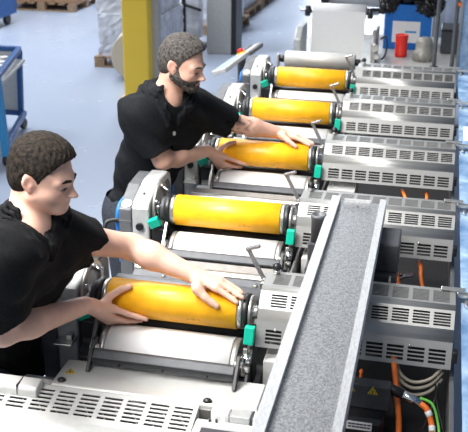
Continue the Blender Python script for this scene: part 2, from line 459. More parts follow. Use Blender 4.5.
t.part('latch_plate', MB().box((-1.082, YC-.13, 1.045), (-1.02, YC-.071, 1.050)).box((-1.05, YC-.10, 1.05), (-1.03, YC-.08, 1.066)), M['steel'], bevel=.002)
hs = MB().tube([(-1.160, YC-.03, .94), (-1.160, YC-.05, 1.06), (-1.160, YC-.055, 1.14), (-1.158, YC-.03, 1.18), (-1.146, YC+.02, 1.20)], .0085, 10)
t.part('air_hose', hs, M['blue'], label='bright blue hose')
ck = MB().tube([(-1.148, YC-.06, 1.13), (-1.185, YC-.075, 1.128), (-1.20, YC-.085, 1.12), (-1.202, YC-.1, 1.09), (-1.206, YC-.115, 1.05)], .0085, 10)
t.part('crank_handle', ck, M['black'])
H = repeat(t.o, labs)
for ch in list(H[0].children):          # the front housing carries no crank or hose on the worker's side
    if ch.name.split('.')[0] in ('crank_handle', 'air_hose'): bpy.data.objects.remove(ch)

# --- right-hand bearing clamp
labs = labels('dark clamp with green tab, right end of the cylinder %s', ['in the clean-shaven man\'s hands', 'between the two men', 'in the bearded man\'s hands', 'fourth along', 'farthest away'])
t = T('bearing_clamp', labs[0], 'clamp', (-.445, YC-.08, .97), 'bearing clamps at the right cylinder ends')
t.part('clamp_body', MB().prism_x([(YC-.10, .97), (YC-.10, 1.07), (YC-.07, 1.10), (YC-.03, 1.11), (YC-.03, .97)], -.455, -.432), M['black'], bevel=.004)
t.part('release_tab', MB().bar((-.446, YC-.098, 1.113), (-.443, YC-.09, 1.168), .031, .026, (0,1,0)), M['green'], bevel=.003, label='green plastic tab')
t.part('link_rod', MB().bar((-.455, YC-.128, 1.02), (-.452, YC-.11, 1.105), .014, .016, (0,1,0)), M['dull_steel'], bevel=.002)
t.part('roller', MB().cyl((-.456, YC-.125, 1.075), (-.432, YC-.125, 1.075), .016, 16), M['chrome'])
t.part('lever', MB().bar((-.440, YC-.175, 1.0), (-.440, YC-.12, 1.06), .012, .02), M['black'], bevel=.002)
t.part('screw', MB().cyl((-.452, YC-.150, 1.055), (-.432, YC-.150, 1.055), .010, 10), M['steel'])
t.part('support_block', MB().box((-.40, YC-.095, .956), (-.27, YC+.10, 1.062)), M['white_paint'], bevel=.004, label='light grey support block')
repeat(t.o, labs)

# --- perforated cover over the drives
labs = ['perforated cover with a white lit end, front of the row, under the beam',
        'perforated metal cover under the far end of the galvanised beam',
        'perforated metal cover third from front, right of the bearded man\'s cylinder',
        'perforated metal cover fourth from the front, with black cable at its right end',
        'perforated metal cover farthest back, below the red can']
t = T('perforated_cover', labs[0], 'cover', (-.13, YC+.02, 1.08), 'perforated covers along the right side')
CX0, CX1 = -.43, .165
def slot_groups(n, ls, lt, t0, t1, rows, x0=.04, pitch=.0622, w=.05, skip=()):
    hs = []
    p = (t1 - t0) / (rows - .32)
    for i in range(n):
        if i in skip: continue
        for r_ in range(rows):
            hs.append((x0 + i*pitch, x0 + i*pitch + w, t0 + r_*p, t0 + r_*p + p*.68))
    return hs
b = MB(); LX = CX1 - CX0
pA, pB = V(CX0, YC+.135, 1.25), V(CX0, YC+.018, 1.25)
pC, pD = V(CX0, YC-.046, 1.188), V(CX0, YC-.080, 1.097)
def facet(b, p, q, holes_fn, LX=LX):
    L = (q - p).length
    b.plate(p, (1,0,0), q - p, LX, L, holes_fn(L))
def rnd(p, q, r_, e=.012):   # shorten ends for a soft bend
    d = (q-p).normalized(); return p + d*e*r_[0], q - d*e*r_[1]
a1, a2 = rnd(pA, pB, (0, 1)); b1, b2 = rnd(pB, pC, (1, 1.6)); c1, c2 = rnd(pC, pD, (1.6, 0))
facet(b, a1, a2, lambda L: slot_groups(9, LX, L, L*.18, L*.88, 9, .03))
facet(b, b1, b2, lambda L: slot_groups(9, LX, L, L*.16, L*.86, 5, .036))
facet(b, c1, c2, lambda L: slot_groups(9, LX, L, L*.30, L*.84, 4, .030))
def bend(b, p, c, q, n=4, LX=LX):
    pr = None
    for i in range(n+1):
        w = i/n; z = p*(1-w)**2 + c*2*w*(1-w) + q*w*w
        if pr is not None:
            b.add([pr, pr+V(LX,0,0), z+V(LX,0,0), z], [(0,1,2,3)], 0, True)
        pr = z
bend(b, a2, pB, b1); bend(b, b2, pC, c1)
bk = V(CX0, YC+.137, 1.10); b.add([pA, bk, bk+V(LX,0,0), pA+V(LX,0,0)], [(0,1,2,3)])
ends = [pA, a2, b1, b2, c1, c2, V(CX0, YC+.137, 1.10)]
b.add(ends, [tuple(range(len(ends)))]); b.add([p+V(LX,0,0) for p in ends], [tuple(range(len(ends)))])
sheet_part = t.part('cover_sheet', b, M['cover_metal'], solid=.0022)
for x, u, z in ((-.37, -.058, 1.15), (.04, -.058, 1.15)):
    t.part('screw', MB().cyl((x, YC+u+.004, z), (x, YC+u-.006, z), .004, 8), M['steel'], parent=sheet_part)
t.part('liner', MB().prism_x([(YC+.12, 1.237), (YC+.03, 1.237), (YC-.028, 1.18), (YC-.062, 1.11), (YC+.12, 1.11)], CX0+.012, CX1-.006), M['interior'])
t.part('side_latch', MB().box((CX1+.003, YC-.075, 1.115), (CX1+.017, YC-.045, 1.150)), M['black'], bevel=.003)
t.part('hinge_bracket', MB().box((CX1-.045, YC+.115, 1.252), (CX1+.03, YC+.137, 1.258)), M['steel'], bevel=.002)
covers = repeat(t.o, labs)

# --- round black knobs at the back left corner of each cover
labs = labels('black ball knob on the back left corner of the cover %s', ['nearest the camera', 'at the beam\'s far end', 'third from the front', 'fourth from the front', 'farthest back'])
t = T('ball_knob', labs[0], 'knob', (-.40, YC+.118, 1.252), 'black ball knobs')
t.part('stem', MB().cyl((-.40, YC+.118, 1.252), (-.40, YC+.118, 1.263), .012, 14), M['steel'])
t.part('ball', MB().sphere((-.40, YC+.118, 1.272), .0145, 16), M['black'])
repeat(t.o, labs)

# --- chrome crank levers
labs = labels('bent chrome lever %s', ['rising behind the clean-shaven man\'s cylinder, nearest the camera', 'behind the second orange cylinder, below the bearded man\'s one',
      'by the right end of the bearded man\'s cylinder', 'in front of the farthest orange cylinder\'s right end', 'behind the farthest orange cylinder'])
t = T('chrome_lever', labs[0], 'lever', (-.468, YC+.29, 1.07), 'bent chrome levers')
t.part('post', MB().cyl((-.462, YC+.29, 1.055), (-.466, YC+.29, 1.135), .009, 14), M['chrome'])
t.part('arm', MB().bar((-.464, YC+.29, 1.125), (-.532, YC+.29, 1.25), .010, .015, (.8, 0, .4)), M['lever_chrome'], bevel=.003)
t.part('grip', MB().bar((-.538, YC+.29, 1.246), (-.488, YC+.285, 1.264), .016, .012), M['lever_chrome'], bevel=.003)
t.part('pivot_knob', MB().cyl((-.472, YC+.278, 1.13), (-.472, YC+.262, 1.13), .013, 14), M['steel'])
repeat(t.o, labs)

# --- trays with guide rails between two units
labs = labels('steel tray with guide rails across the gap %s', ['behind the clean-shaven man\'s cylinder', 'behind the second cylinder', 'behind the bearded man\'s cylinder', 'behind the fourth cylinder', 'behind the farthest cylinder'])
t = T('web_tray', labs[0], 'tray', (-.72, YC+.45, 1.0), 'steel trays between the units')
XA, XB = -1.0, -.455
t.part('edge_strip', MB().prism_x([(YC+.598, 1.058), (YC+.567, 1.048), (YC+.567, 1.040), (YC+.598, 1.04)], XA, XB), M['steel'], bevel=.002)
t.part('tray_plate', MB().prism_x([(YC+.545, 1.062), (YC+.548, 1.062), (YC+.488, 1.028), (YC+.482, 1.028)], XA, XB), M['tray_brown'])
t.part('guide_rail', MB().prism_x([(YC+.482, 1.04), (YC+.448, 1.04), (YC+.448, 1.062), (YC+.462, 1.07), (YC+.482, 1.066)], XA, XB), M['dull_steel'], bevel=.002)
t.part('mount_rail', MB().prism_x([(YC+.446, 1.03), (YC+.40, 1.022), (YC+.40, 1.04), (YC+.446, 1.058)], XA, XB), M['charcoal'], bevel=.002)
for x in (-.88, -.70, -.53):
    t.part('bolt', MB().cyl((x, YC+.422, 1.045), (x, YC+.418, 1.058), .008, 10), M['chrome'])
t.part('marking_strip', MB().prism_x([(YC+.396, 1.03), (YC+.372, 1.03), (YC+.372, 1.034), (YC+.396, 1.038)], XA, XB), M['yellow_strip'], label='pale yellow strip')
t.part('roller', MB().cyl((XA-.01, YC+.28, 1.08), (XB, YC+.28, 1.08), .030, 28), M['charcoal'], label='dark rubber roller')
t.part('nip_shade_roller', MB().cyl((XA+.03, YC+.055, 1.062), (XB, YC+.055, 1.062), .034, 28), M['black'], label='black roller added as shade behind the print cylinder')  # added black roller standing in for the shade between cylinder and drum
t.part('floor_plate', MB().box((XA, YC+.12, 1.0), (XB, YC+.60, 1.012)), M['charcoal'])
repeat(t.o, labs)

# chrome guide roller behind the farthest cylinder
t = T('guide_roller', 'pale chrome guide roller behind the farthest orange cylinder', 'roller', (-.71, 5.6, 1.19))
t.part('roller_shell', MB().cyl((-.945, 5.6, 1.20), (-.475, 5.6, 1.20), .052, 36), M['deck'])
for x in (-.965, -.46): t.part('journal', MB().cyl((x-.018, 5.6, 1.20), (x+.018, 5.6, 1.20), .022, 14), M['black'])
for x in (-1.0, -.44): t.part('roller_stand', MB().box((x, 5.57, .96), (x+.015, 5.63, 1.23)), M['cast'], bevel=.003)

# --- press frame
t = T('press_frame', 'long grey machine frame carrying all the print units', 'machine frame', (-.5, 3.9, 0))
t.part('left_beam', MB().box((-1.085, 2.06, 0), (-1.021, 5.75, .699)).box((-1.0205, 2.06, 0), (-1.012, 5.75, .933)), M['cast'], bevel=.01)
t.part('front_column', MB().box((-1.17, 1.90, 0), (-1.0135, 1.99, .95)), M['charcoal'], bevel=.006)
t.part('centre_bed', MB().box((-1.01, 1.99, 0), (-.43, 5.75, .90)), M['charcoal'])
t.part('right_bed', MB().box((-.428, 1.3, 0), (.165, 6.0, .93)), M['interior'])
t.part('right_side_plate', MB().box((.166, 1.3, 0), (.180, 6.0, 1.06)), M['charcoal'], bevel=.002)
t.part('inner_wall', MB().box((-.423, 2.3, .931), (-.416, 5.9, 1.06)), M['dull_steel'])

# --- clear guards hinged out on the right
labs = labels('clear bluish guard panel on a steel arm, %s at the right edge', ['lowest', 'second from the bottom', 'third from the bottom', 'fourth from the bottom', 'uppermost'])
t = T('hinged_guard', labs[0], 'guard panel', (.21, YC+.1, 1.23), 'clear guard panels hinged out on the right')
t.part('panel', MB().box((.184, YC-.62, 1.214), (.85, YC+.11, 1.220)), M['guard'])
t.part('hinge_arm', MB().box((.17, YC+.116, 1.232), (.85, YC+.136, 1.246)), M['steel'], bevel=.003)
t.part('hinge_knuckle', MB().cyl((.20, YC+.07, 1.226), (.20, YC+.11, 1.226), .006, 12), M['steel'])
repeat(t.o, labs)

# ------------------------------------------------------------------ galvanised beam and the box carrying it
t = T('galvanised_beam', 'long galvanised steel channel running towards the camera over the covers', 'beam', (-.19, 2.0, 1.35))
BX0, BX1, BY0, BY1 = -.281, -.087, .95, 2.728
t.part('channel_floor', MB().box((BX0+.002, BY0, 1.335), (BX1-.002, BY1, 1.338)), M['galv'])
t.part('edge_lip', MB().prism_x([(BY0, 1.30), (BY1, 1.30), (BY1, 1.352), (BY0, 1.352)], BX0, BX0+.0025).prism_x([(BY0, 1.352), (BY1, 1.352), (BY1, 1.3545), (BY0, 1.3545)], BX0, BX0+.030)
       .prism_x([(BY0, 1.338), (BY1, 1.338), (BY1, 1.352), (BY0, 1.352)], BX0+.0275, BX0+.030), M['galv_lip'])
t.part('edge_lip', MB().prism_x([(BY0, 1.30), (BY1, 1.30), (BY1, 1.352), (BY0, 1.352)], BX1-.0025, BX1).prism_x([(BY0, 1.352), (BY1, 1.352), (BY1, 1.3545), (BY0, 1.3545)], BX1-.022, BX1), M['galv_lip'])
t.part('end_flange', MB().box((BX0+.045, BY1-.014, 1.338), (BX1-.055, BY1-.006, 1.350)), M['galv_lip'], bevel=.001)
t.part('hole', MB().cyl((-.185, BY1-.05, 1.3375), (-.185, BY1-.05, 1.3386), .004, 10), M['ink'])
t = T('cable_box', 'dark cabinet standing between the front covers under the galvanised beam', 'cabinet', (-.17, 2.5, .94))
t.part('body', MB().box((-.335, 2.44, .94), (-.025, 2.62, 1.20)), M['dark'], bevel=.005)
t.part('upper_body', MB().box((-.335, 2.50, 1.20), (-.10, 2.62, 1.262)), M['dark'], bevel=.005)
t.part('side_body', MB().box((-.099, 2.47, 1.20), (-.022, 2.62, 1.298)), M['dark'], bevel=.005)
t.part('tube_socket', MB().lathe((-.305, 2.53, 1.20), (0,0,1), [(.062, .024), (.145, .024), (.147, .027), (.157, .027), (.157, .020), (.08, .020)], 24), M['charcoal'])
t.part('hook', MB().tube([(-.045, 2.438, 1.14), (-.045, 2.425, 1.15), (-.045, 2.424, 1.19), (-.045, 2.44, 1.20)], .004, 8), M['steel'])
t.part('door_panel', MB().box((-.24, 2.434, .98), (-.07, 2.4395, 1.17)), M['charcoal'], bevel=.002)

# ------------------------------------------------------------------ front deck and slotted cover
t = T('front_deck', 'smooth light grey deck plate below the front drum, with a yellow warning sticker', 'deck plate', (-.7, 1.90, .95))
t.part('plate', MB().prism_x([(1.832, 1.010), (1.832, 1.026), (1.838, 1.030), (1.976, 1.030), (1.976, 1.010)], -1.012, -.375), M['deck'], bevel=.003)
t.part('corner_tongue', MB().box((-1.05, 1.832, 1.012), (-1.0125, 1.856, 1.029)), M['deck'], bevel=.004)
t.part('front_lip', MB().box((-1.045, 1.826, .95), (-.375, 1.8315, 1.016)), M['dull_steel'], bevel=.001)
t.part('joint_block', MB().box((-.755, 1.816, .97), (-.715, 1.8255, 1.016)), M['white_paint'], bevel=.002)
def tri(mb, c, r, ax, ay, h, mi=0, mi2=1):
    c = Vector(c); ax, ay = Vector(ax), Vector(ay); n = ax.cross(ay).normalized()
    p = [c + (ax*cos(w) + ay*sin(w))*r for w in (pi/2, pi/2+2*pi/3, pi/2+4*pi/3)]
    mb.add(p + [q + n*h for q in p], [(0,1,2),(5,4,3),(0,3,4,1),(1,4,5,2),(2,5,3,0)], mi)
    e = [c + (ax*cos(w) + ay*sin(w))*r*.74 for w in (pi/2, pi/2+2*pi/3, pi/2+4*pi/3)]
    for i in range(3):      # black rim and a mark in the middle
        mb.bar(e[i]*.92+c*.08 + n*(h+.0004), e[(i+1)%3]*.92+c*.08 + n*(h+.0004), r*.09, .0006, n, mi2)
    mb.bar(c - ay*r*.2 + n*(h+.0004), c + ay*r*.22 + n*(h+.0004), r*.28, .0006, n, mi2)
b = MB(); tri(b, (-.978, 1.905, 1.0303), .021, (.96,.25,0), (-.25,.96,0), .0006)
t.part('warning_sticker', b, [M['sign_yellow'], M['ink']], label='yellow triangular warning sticker')
for x, y in ((-.985, 1.856), (-.525, 1.848)):
    o = t.part('dome_plug', MB().sphere((x, y, 1.03), .014, 16, 0, (1, .8, .7)), M['black'])

t = T('slotted_cover', 'wide light grey slotted cover across the lower left corner', 'cover', (-.95, 1.70, 0))
t.off = (0, -.047, .042)
b = MB(); fx0, fx1 = -1.42, -.545; LF = fx1 - fx0
q0, q1, q2, q3, q4 = V(fx0, 1.888, .955), V(fx0, 1.875, .985), V(fx0, 1.735, .953), V(fx0, 1.66, .885), V(fx0, 1.63, .75)
facet(b, q0, q1, lambda L: [], LF)
def fg1(L):
    hs = []
    for i in range(12):
        for r_ in range(6):
            t0 = L*.13 + r_*L*.122; hs.append((.02+.0 + i*.0715, .02 + i*.0715 + .056, t0, t0 + L*.066))
    return hs
e1, e2 = rnd(q1, q2, (0, 1.5)); f1, f2 = rnd(q2, q3, (1.5, 1.5)); g1, g2 = rnd(q3, q4, (1.5, 0))
facet(b, e1, e2, fg1, LF); bend(b, e2, q2, f1, 4, LF)
facet(b, f1, f2, lambda L: [], LF); bend(b, f2, q3, g1, 4, LF)
facet(b, g1, g2, lambda L: slot_groups(12, LF, L, L*.1, L*.6, 5, .02, .0715, .056), LF)
for X in (fx0, fx1): b.add([V(X, q.y, q.z) for q in (q0, q1, q2, q3, q4)] + [(X, 1.888, .75)], [(0,1,2,3,4,5)])
t.part('cover_sheet', b, M['white_paint'], solid=.003)
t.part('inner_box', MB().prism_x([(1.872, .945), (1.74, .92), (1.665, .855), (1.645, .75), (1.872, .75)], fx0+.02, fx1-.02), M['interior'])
wr = MB()
for i in range(16):
    x = -1.35 + i*.05; wr.tube([(x, 1.86, .950), (x+.02, 1.83, .944+random.random()*.006), (x+.045, 1.79, .936), (x+.05, 1.76, .93)], .003, 6)
t.part('wiring', wr, M['cast'])
t.part('pedestal', MB().box((-1.40, 1.64, -.042), (-.56, 1.870, .75)), M['cast'])
t = T('terminal_box', 'pale grey box with a lid joint at the clean-shaven man\'s waist, left edge', 'box', (-1.12, 1.80, 1.017))
t.part('box_body', MB().prism_x([(1.77, 1.012), (1.77, 1.038), (1.778, 1.046), (1.822, 1.050), (1.822, 1.012)], -1.24, -1.030), M['white_paint'], bevel=.004)
t.part('lid_gap', MB().box((-1.093, 1.769, 1.02), (-1.090, 1.823, 1.0505)), M['dark'])
t = T('fitting_block', 'pale grey machine block with dark recess at bottom centre beside the beam', 'machine block', (-.45, 1.75, .93))
t.off = (0, -.068, .03)
t.part('block', MB().box((-.540, 1.70, .90), (-.26, 1.852, .985)), M['white_paint'], bevel=.004)
t.part('recess', MB().box((-.525, 1.715, .9851), (-.37, 1.82, .9862)), M['cast'])
t.part('recess_gap', MB().box((-.515, 1.72, .9863), (-.38, 1.808, .9868)), M['ink'])
t.part('white_pad', MB().box((-.502, 1.853, .95), (-.445, 1.898, 1.012)), M['paper'], bevel=.012, label='clean white pad')
t.part('grey_pad', MB().box((-.444, 1.853, .95), (-.385, 1.898, 1.004)), M['cast'], bevel=.003)
t.part('slot', MB().box((-.384, 1.853, .95), (-.378, 1.898, 1.001)).box((-.362, 1.853, .95), (-.350, 1.898, 1.0)), M['ink'])
t.part('spacer', MB().box((-.377, 1.853, .95), (-.363, 1.898, 1.002)), M['white_paint'], bevel=.001)
for x in (-.50, -.48): t.part('bolt', MB().cyl((x, 1.843, .985), (x, 1.843, .995), .004, 8), M['ink'])

# ------------------------------------------------------------------ drive motor and cables at lower right
t = T('drive_motor', 'black drive motor with warning triangles under the front cover, lower right', 'motor', (-.12, 1.93, .93))
t.part('motor_body', MB().box((-.26, 1.87, .931), (-.012, 2.03, 1.022)), M['black'], bevel=.012)
t.part('terminal_box', MB().box((-.25, 1.925, 1.0225), (.0, 1.965, 1.102)), M['dark'], bevel=.006)
for cx, r_ in ((-.112, .012), (-.052, .017)):
    b = MB(); tri(b, (cx, 1.9245, 1.083), r_, (1,0,0), (0,0,1), .0006)
    t.part('warning_sticker', b, [M['sign_yellow'], M['ink']], label='yellow warning triangle')
b = MB().box((-.118, 1.8685, .990), (-.045, 1.8698, 1.016))
for i in range(6):
    for r_ in range(2): b.box((-.113+i*.011, 1.8680, 1.006-r_*.009), (-.1045+i*.011+random.random()*.002, 1.8685, 1.0105-r_*.009), 1)
t.part('rating_plate', b, [M['label_white'], M['ink']], label='white rating label')
t.part('connector', MB().cyl((-.02, 1.96, 1.085), (.035, 1.95, 1.07), .015, 14), M['black'])
t.part('plug', MB().cyl((.03, 1.951, 1.072), (.085, 1.94, 1.055), .0125, 14), M['chrome'], label='chrome plug')

def cable(name, pts, r, m, label, cat='cable', group='cables at the lower right'):
    return single(name, MB().tube(pts, r, 10), m, label, cat, pts[0], group)
cable('power_cable', [(-.01, 2.12, 1.12), (0, 2.07, 1.09), (.012, 2.035, 1.04), (.03, 1.93, .985), (.032, 1.80, .965), (.02, 1.60, .96)], .0088, M['orange_cable'], 'thick orange cable hanging straight down from the front cover')
c2 = cable('power_cable', [(.083, 1.940, 1.056), (.105, 1.93, 1.045), (.122, 1.91, 1.01), (.128, 1.86, .98), (.128, 1.6, .96)], .0088, M['orange_cable'], 'orange cable with white bands curving from the chrome plug')
for p, q in (((.107, 1.928, 1.042), (.115, 1.921, 1.030)), ((.1225, 1.909, 1.008), (.1255, 1.895, .998))):
    MB().cyl(p, q, .0098, 12).build('band', M['label_white'], c2, (.083, 1.940, 1.056))
cable('ground_cable', [(.083, 1.948, 1.068), (.12, 1.942, 1.055), (.140, 1.92, 1.01), (.146, 1.86, .985), (.145, 1.6, .97)], .004, M['hose_green'], 'thin green cable beside the banded orange one')
for i, (r_, z0) in enumerate(((.0052, 1.055), (.0052, 1.035), (.0052, 1.012))):
    cable('air_hose', [(.0+i*.005, 2.13, z0+.03), (.02, 2.09, z0), (.06, 2.07, z0-.012), (.11, 2.075, z0+.002), (.145, 2.10, z0+.035)], r_, M['beige_hose'],
          ['uppermost of the three looped beige hoses under the front cover', 'middle of the three looped beige hoses under the front cover', 'lowest of the three looped beige hoses under the front cover'][i], 'hose', 'looped beige hoses')
for i, (x, sg) in enumerate(((.135, 1), (.125, -1))):
    cable('cable_tie', [(x, 2.04, 1.07), (x-.008*sg, 2.02, 1.02), (x-.03*sg, 1.97, .97), (x-.05*sg, 1.9, .94)], .003, M['black'],
          ['thin black wire right of the looped hoses', 'thin black wire crossing under the looped hoses'][i])
cable('sensor_wire', [(-.10, 2.08, 1.05), (-.095, 2.05, 1.07), (-.10, 2.04, 1.04), (-.12, 2.03, 1.037)], .005, M['orange_cable'], 'short orange wire tip behind the black motor')
# cables seen in the gaps between the covers
gaps = [(1, 'second', .0), (2, 'third', .0), (3, 'fourth', .0)]
for k, wname, _ in gaps:
    y = YC + PITCH*k
    for j, (x, lx) in enumerate(((-.06, -.03), (.045, .06))):
        cable('power_cable', [(x, y+.0, 1.05), (x+.01, y-.06, 1.06), (lx, y-.11, 1.035), (lx+.02, y-.17, .985), (lx+.03, y-.24, .95)], .0075, M['orange_cable'],
              '%s orange cable in the gap before the %s cover' % (['left', 'right'][j], wname), 'cable', 'orange cables between the covers')
    single('valve_block', MB().box((-.30, y-.17, .931), (-.10, y-.10, 1.03)).box((-.26, y-.185, 1.0), (-.22, y-.17, 1.04), 1).box((-.19, y-.185, .99), (-.16, y-.17, 1.03), 1).cyl((-.28, y-.135, 1.03), (-.13, y-.135, 1.045), .008, 10, 1),
           [M['black'], M['steel']], 'black valve block with metal fittings before the %s cover' % wname, 'valve block', (-.2, y-.14, .931), 'valve blocks between the covers', .003)
single('plug_connector', MB().cyl((-.07, 2.80, 1.01), (-.01, 2.84, 1.02), .011, 12).cyl((-.015, 2.837, 1.019), (.03, 2.86, 1.022), .008, 12), M['chrome'], 'silver cable plug lying in the gap behind the dark cabinet', 'plug', (-.03, 2.82, 1.01))
cable('signal_cable', [(.17, YC+PITCH*3-.05, 1.16), (.22, YC+PITCH*3-.05, 1.165), (.30, YC+PITCH*3-.07, 1.15), (.45, YC+PITCH*3-.1, 1.15)], .009, M['black'], 'black cable leaving the right end of the fourth cover')
single('paper_note', MB().box((.205, 3.96, 1.2205), (.34, 4.20, 1.2225)), M['label_white'], 'white sheet lying on the clear guard at the right edge', 'paper sheet', (.27, 4.08, 1.2205))

# ------------------------------------------------------------------ far end of the press: unwinder and what stands on it
t = T('paper_unwinder', 'paper unwinder with a white web hanging down, beyond the last cylinder', 'unwinder', (-.74, 7.0, 0))
t.part('paper_web', MB().lathe((-.968, 7.06, 1.28), (1,0,0), [(0, .055), (.43, .055)], 40).box((-.968, 7.003, .931), (-.538, 7.008, 1.285)), M['paper'], label='hanging white paper web')
for x in (-1.01, -.505): t.part('roller_end', MB().cyl((x-.02, 7.06, 1.27), (x+.02, 7.06, 1.27), .042, 24), M['black'])
t.part('roller_shaft', MB().cyl((-1.07, 7.06, 1.27), (-.44, 7.06, 1.27), .016, 14), M['chrome'])
t.part('side_frame', MB().prism_x([(6.86, .9), (6.86, 1.08), (6.98, 1.16), (7.2, 1.16), (7.2, .9)], -1.09, -1.03), M['cast'], bevel=.01)
t.part('side_frame', MB().prism_x([(6.86, .9), (6.86, 1.08), (6.98, 1.16), (7.2, 1.16), (7.2, .9)], -.47, -.43), M['dull_steel'], bevel=.01)
t.part('gauge', MB().cyl((-.435, 6.86, 1.05), (-.435, 6.84, 1.05), .03, 18).cyl((-.42, 6.86, .98), (-.42, 6.85, .98), .02, 14), M['steel'])
t.part('base_cabinet', MB().box((-1.12, 6.35, 0), (.22, 8.1, .90)), M['white_paint'], bevel=.01)
t.part('shelf', MB().box((-1.0, 6.1, .901), (.20, 8.05, .93)), M['deck'], bevel=.004)
t.part('cable_loop', MB().tube([(-.40, 6.95, 1.10), (-.36, 6.9, 1.13), (-.345, 6.9, 1.06), (-.36, 6.9, .98), (-.39, 6.9, .95)], .007, 8), M['black'])
t.part('cross_rail', MB().box((-.43, 6.02, 1.02), (.1, 6.06, 1.06)), M['white_paint'], bevel=.004)
t.part('rail_leg', MB().box((-.42, 6.02, .93), (-.39, 6.06, 1.02)).box((.05, 6.02, .93), (.08, 6.06, 1.02)), M['white_paint'], bevel=.002)
t = T('rewind_station', 'black framed station with white web at the top edge', 'machine', (-.7, 8.8, 0))
t.part('frame', MB().box((-1.12, 8.7, 0), (-1.06, 8.9, 1.12)).box((-.35, 8.7, 0), (-.29, 8.9, 1.12)).box((-1.12, 8.70, 1.0), (-.29, 8.74, 1.05)), M['black'], bevel=.006)
t.part('paper_roll', MB().cyl((-1.055, 8.9, 1.12), (-.355, 8.9, 1.12), .09, 36), M['paper'])
t.part('foot_plate', MB().box((-1.2, 8.6, 0), (-.2, 9.2, .05)), M['charcoal'])
t.part('drive_box', MB().box((-.27, 8.6, .0), (-.12, 9.0, 1.15)), M['dark'], bevel=.008)

t = T('blue_crate', 'blue plastic crate with a white label at the end of the press', 'crate', (-.19, 7.3, .90))
t.off = (-.02, .30, .027)
b = MB(); 
for a_, c_ in (((-.39, 7.15, .905), (.0, 7.17, 1.26)), ((-.39, 7.5, .905), (.0, 7.52, 1.26)), ((-.39, 7.17, .905), (-.37, 7.5, 1.26)), ((-.02, 7.17, .905), (.0, 7.5, 1.26)), ((-.37, 7.17, .905), (-.02, 7.5, .92))): b.box(a_, c_)
t.part('crate_body', b, M['blue'])
t.part('crate_label', MB().box((-.32, 7.146, .96), (-.09, 7.1495, 1.13)).box((-.21, 7.1445, 1.04), (-.12, 7.1459, 1.055), 1), [M['label_white'], M['light_blue_paint']], label='white label')
def crumpled(c, sx, sy, sz, seed, n=28):
    rr = random.Random(seed); mb = MB(); ph = [(rr.uniform(-6,6), rr.uniform(-6,6), rr.uniform(-6,6), rr.uniform(0,6)) for _ in range(12)]
    vs = []; fs = []; n = 44; m = n//2
    for i in range(m+1):
        th = pi*i/m
        for j in range(n):
            w = 2*pi*j/n; d = V(sin(th)*cos(w), sin(th)*sin(w), cos(th))
            k = .8 + sum(abs(sin(p[0]*1.6*d.x+p[1]*1.6*d.y+p[2]*1.6*d.z+p[3]))*.10 for p in ph[:7]) - .3 + rr.uniform(-.05, .05)
            vs.append(V(c[0]+d.x*sx*k, c[1]+d.y*sy*k, c[2]+d.z*sz*k))
    for i in range(m):
        for j in range(n):
            k = (j+1) % n; fs.append((i*n+j, (i+1)*n+j, (i+1)*n+k, i*n+k))
    return mb.add(vs, fs, 0, False)
b = crumpled((-.19, 7.33, 1.34), .24, .22, .09, 3)
b2 = crumpled((-.03, 7.18, 1.27), .13, .08, .10, 5); b.add(b2.v, b2.f)
b2 = crumpled((-.36, 7.17, 1.27), .09, .06, .09, 8); b.add(b2.v, b2.f)
t = T('waste_bag', 'crumpled black plastic bag heaped over the blue crate', 'bag', (-.19, 7.33, 1.26))
t.off = (-.02, .30, .027)
t.part('bag_film', b, M['bag'])
t.part('tie_tape', MB().tube([(-.33, 7.12, 1.37), (-.27, 7.08, 1.40), (-.22, 7.08, 1.37), (-.27, 7.08, 1.355), (-.30, 7.09, 1.38)], .011, 8), M['red'], label='red tape loop')
t = T('red_can', 'red plastic can standing before the blue crate', 'can', (-.245, 6.75, .93))
t.off = (0, .42, .001)
t.part('can_body', MB().lathe((-.245, 6.75, .93), (0,0,1), [(0, .048), (.02, .054), (.03, .049), (.06, .051), (.065, .047), (.1, .051), (.107, .048), (.15, .052), (.158, .050)], 26), M['red'])
t.part('can_rim', MB().lathe((-.245, 6.75, 1.088), (0,0,1), [(0, .053), (.012, .053), (.012, .046), (.002, .045)], 26), M['red'])
t = T('grey_motor', 'round grey motor right of the red can', 'motor', (-.03, 6.7, .93))
t.off = (-.03, .42, .001)
t.part('motor_housing', MB().lathe((-.03, 6.65, .93), (0,0,1), [(0, .085), (.07, .085), (.075, .066), (.14, .068), (.17, .055), (.18, .02)], 32), M['motor_grey'])
for i in range(12):
    w = 2*pi*i/12; fin = MB(); fin.bar((-.03+.085*cos(w), 6.65+.085*sin(w), .935), (-.03+.085*cos(w), 6.65+.085*sin(w), .995), .008, .012, (cos(w), sin(w), 0))
    t.part('cooling_fin', fin, M['motor_grey'])
t = T('black_case', 'black equipment case behind the grey motor, right of the steel post', 'case', (.15, 7.1, .90))
t.off = (.01, .35, .027)
t.part('case_body', MB().box((.06, 7.0, .905), (.24, 7.3, 1.08)), M['dark'], bevel=.008)
t.part('case_lid', MB().box((.055, 6.995, 1.08), (.245, 7.305, 1.10)), M['black'], bevel=.005)
for i, (x, y) in enumerate(((.03, 6.8), (.165, 6.75))):
    t = T('guard_post', ['dark steel post between the blue crate and the black case', 'dark steel post right of the black case'][i], 'post', (x, y, .93), 'dark steel posts at the far end')
    t.part('post_tube', MB().cyl((x, y, .93), (x, y, 1.9), .016, 16), M['charcoal'])
    t.part('post_flange', MB().cyl((x, y, .93), (x, y, .945), .035, 18), M['dark'])
t = T('strip_curtain', 'whitish plastic strip curtain hanging at the upper right', 'curtain', (.3, 9.0, 1.7))
for i in range(6):
    b = MB(); x = .02 + i*.085; y = 9.0 + (i % 2)*.03
    b.box((x, y, .2), (x+.082, y+.006, 1.75)); t.part('strip', b, M['curtain'])
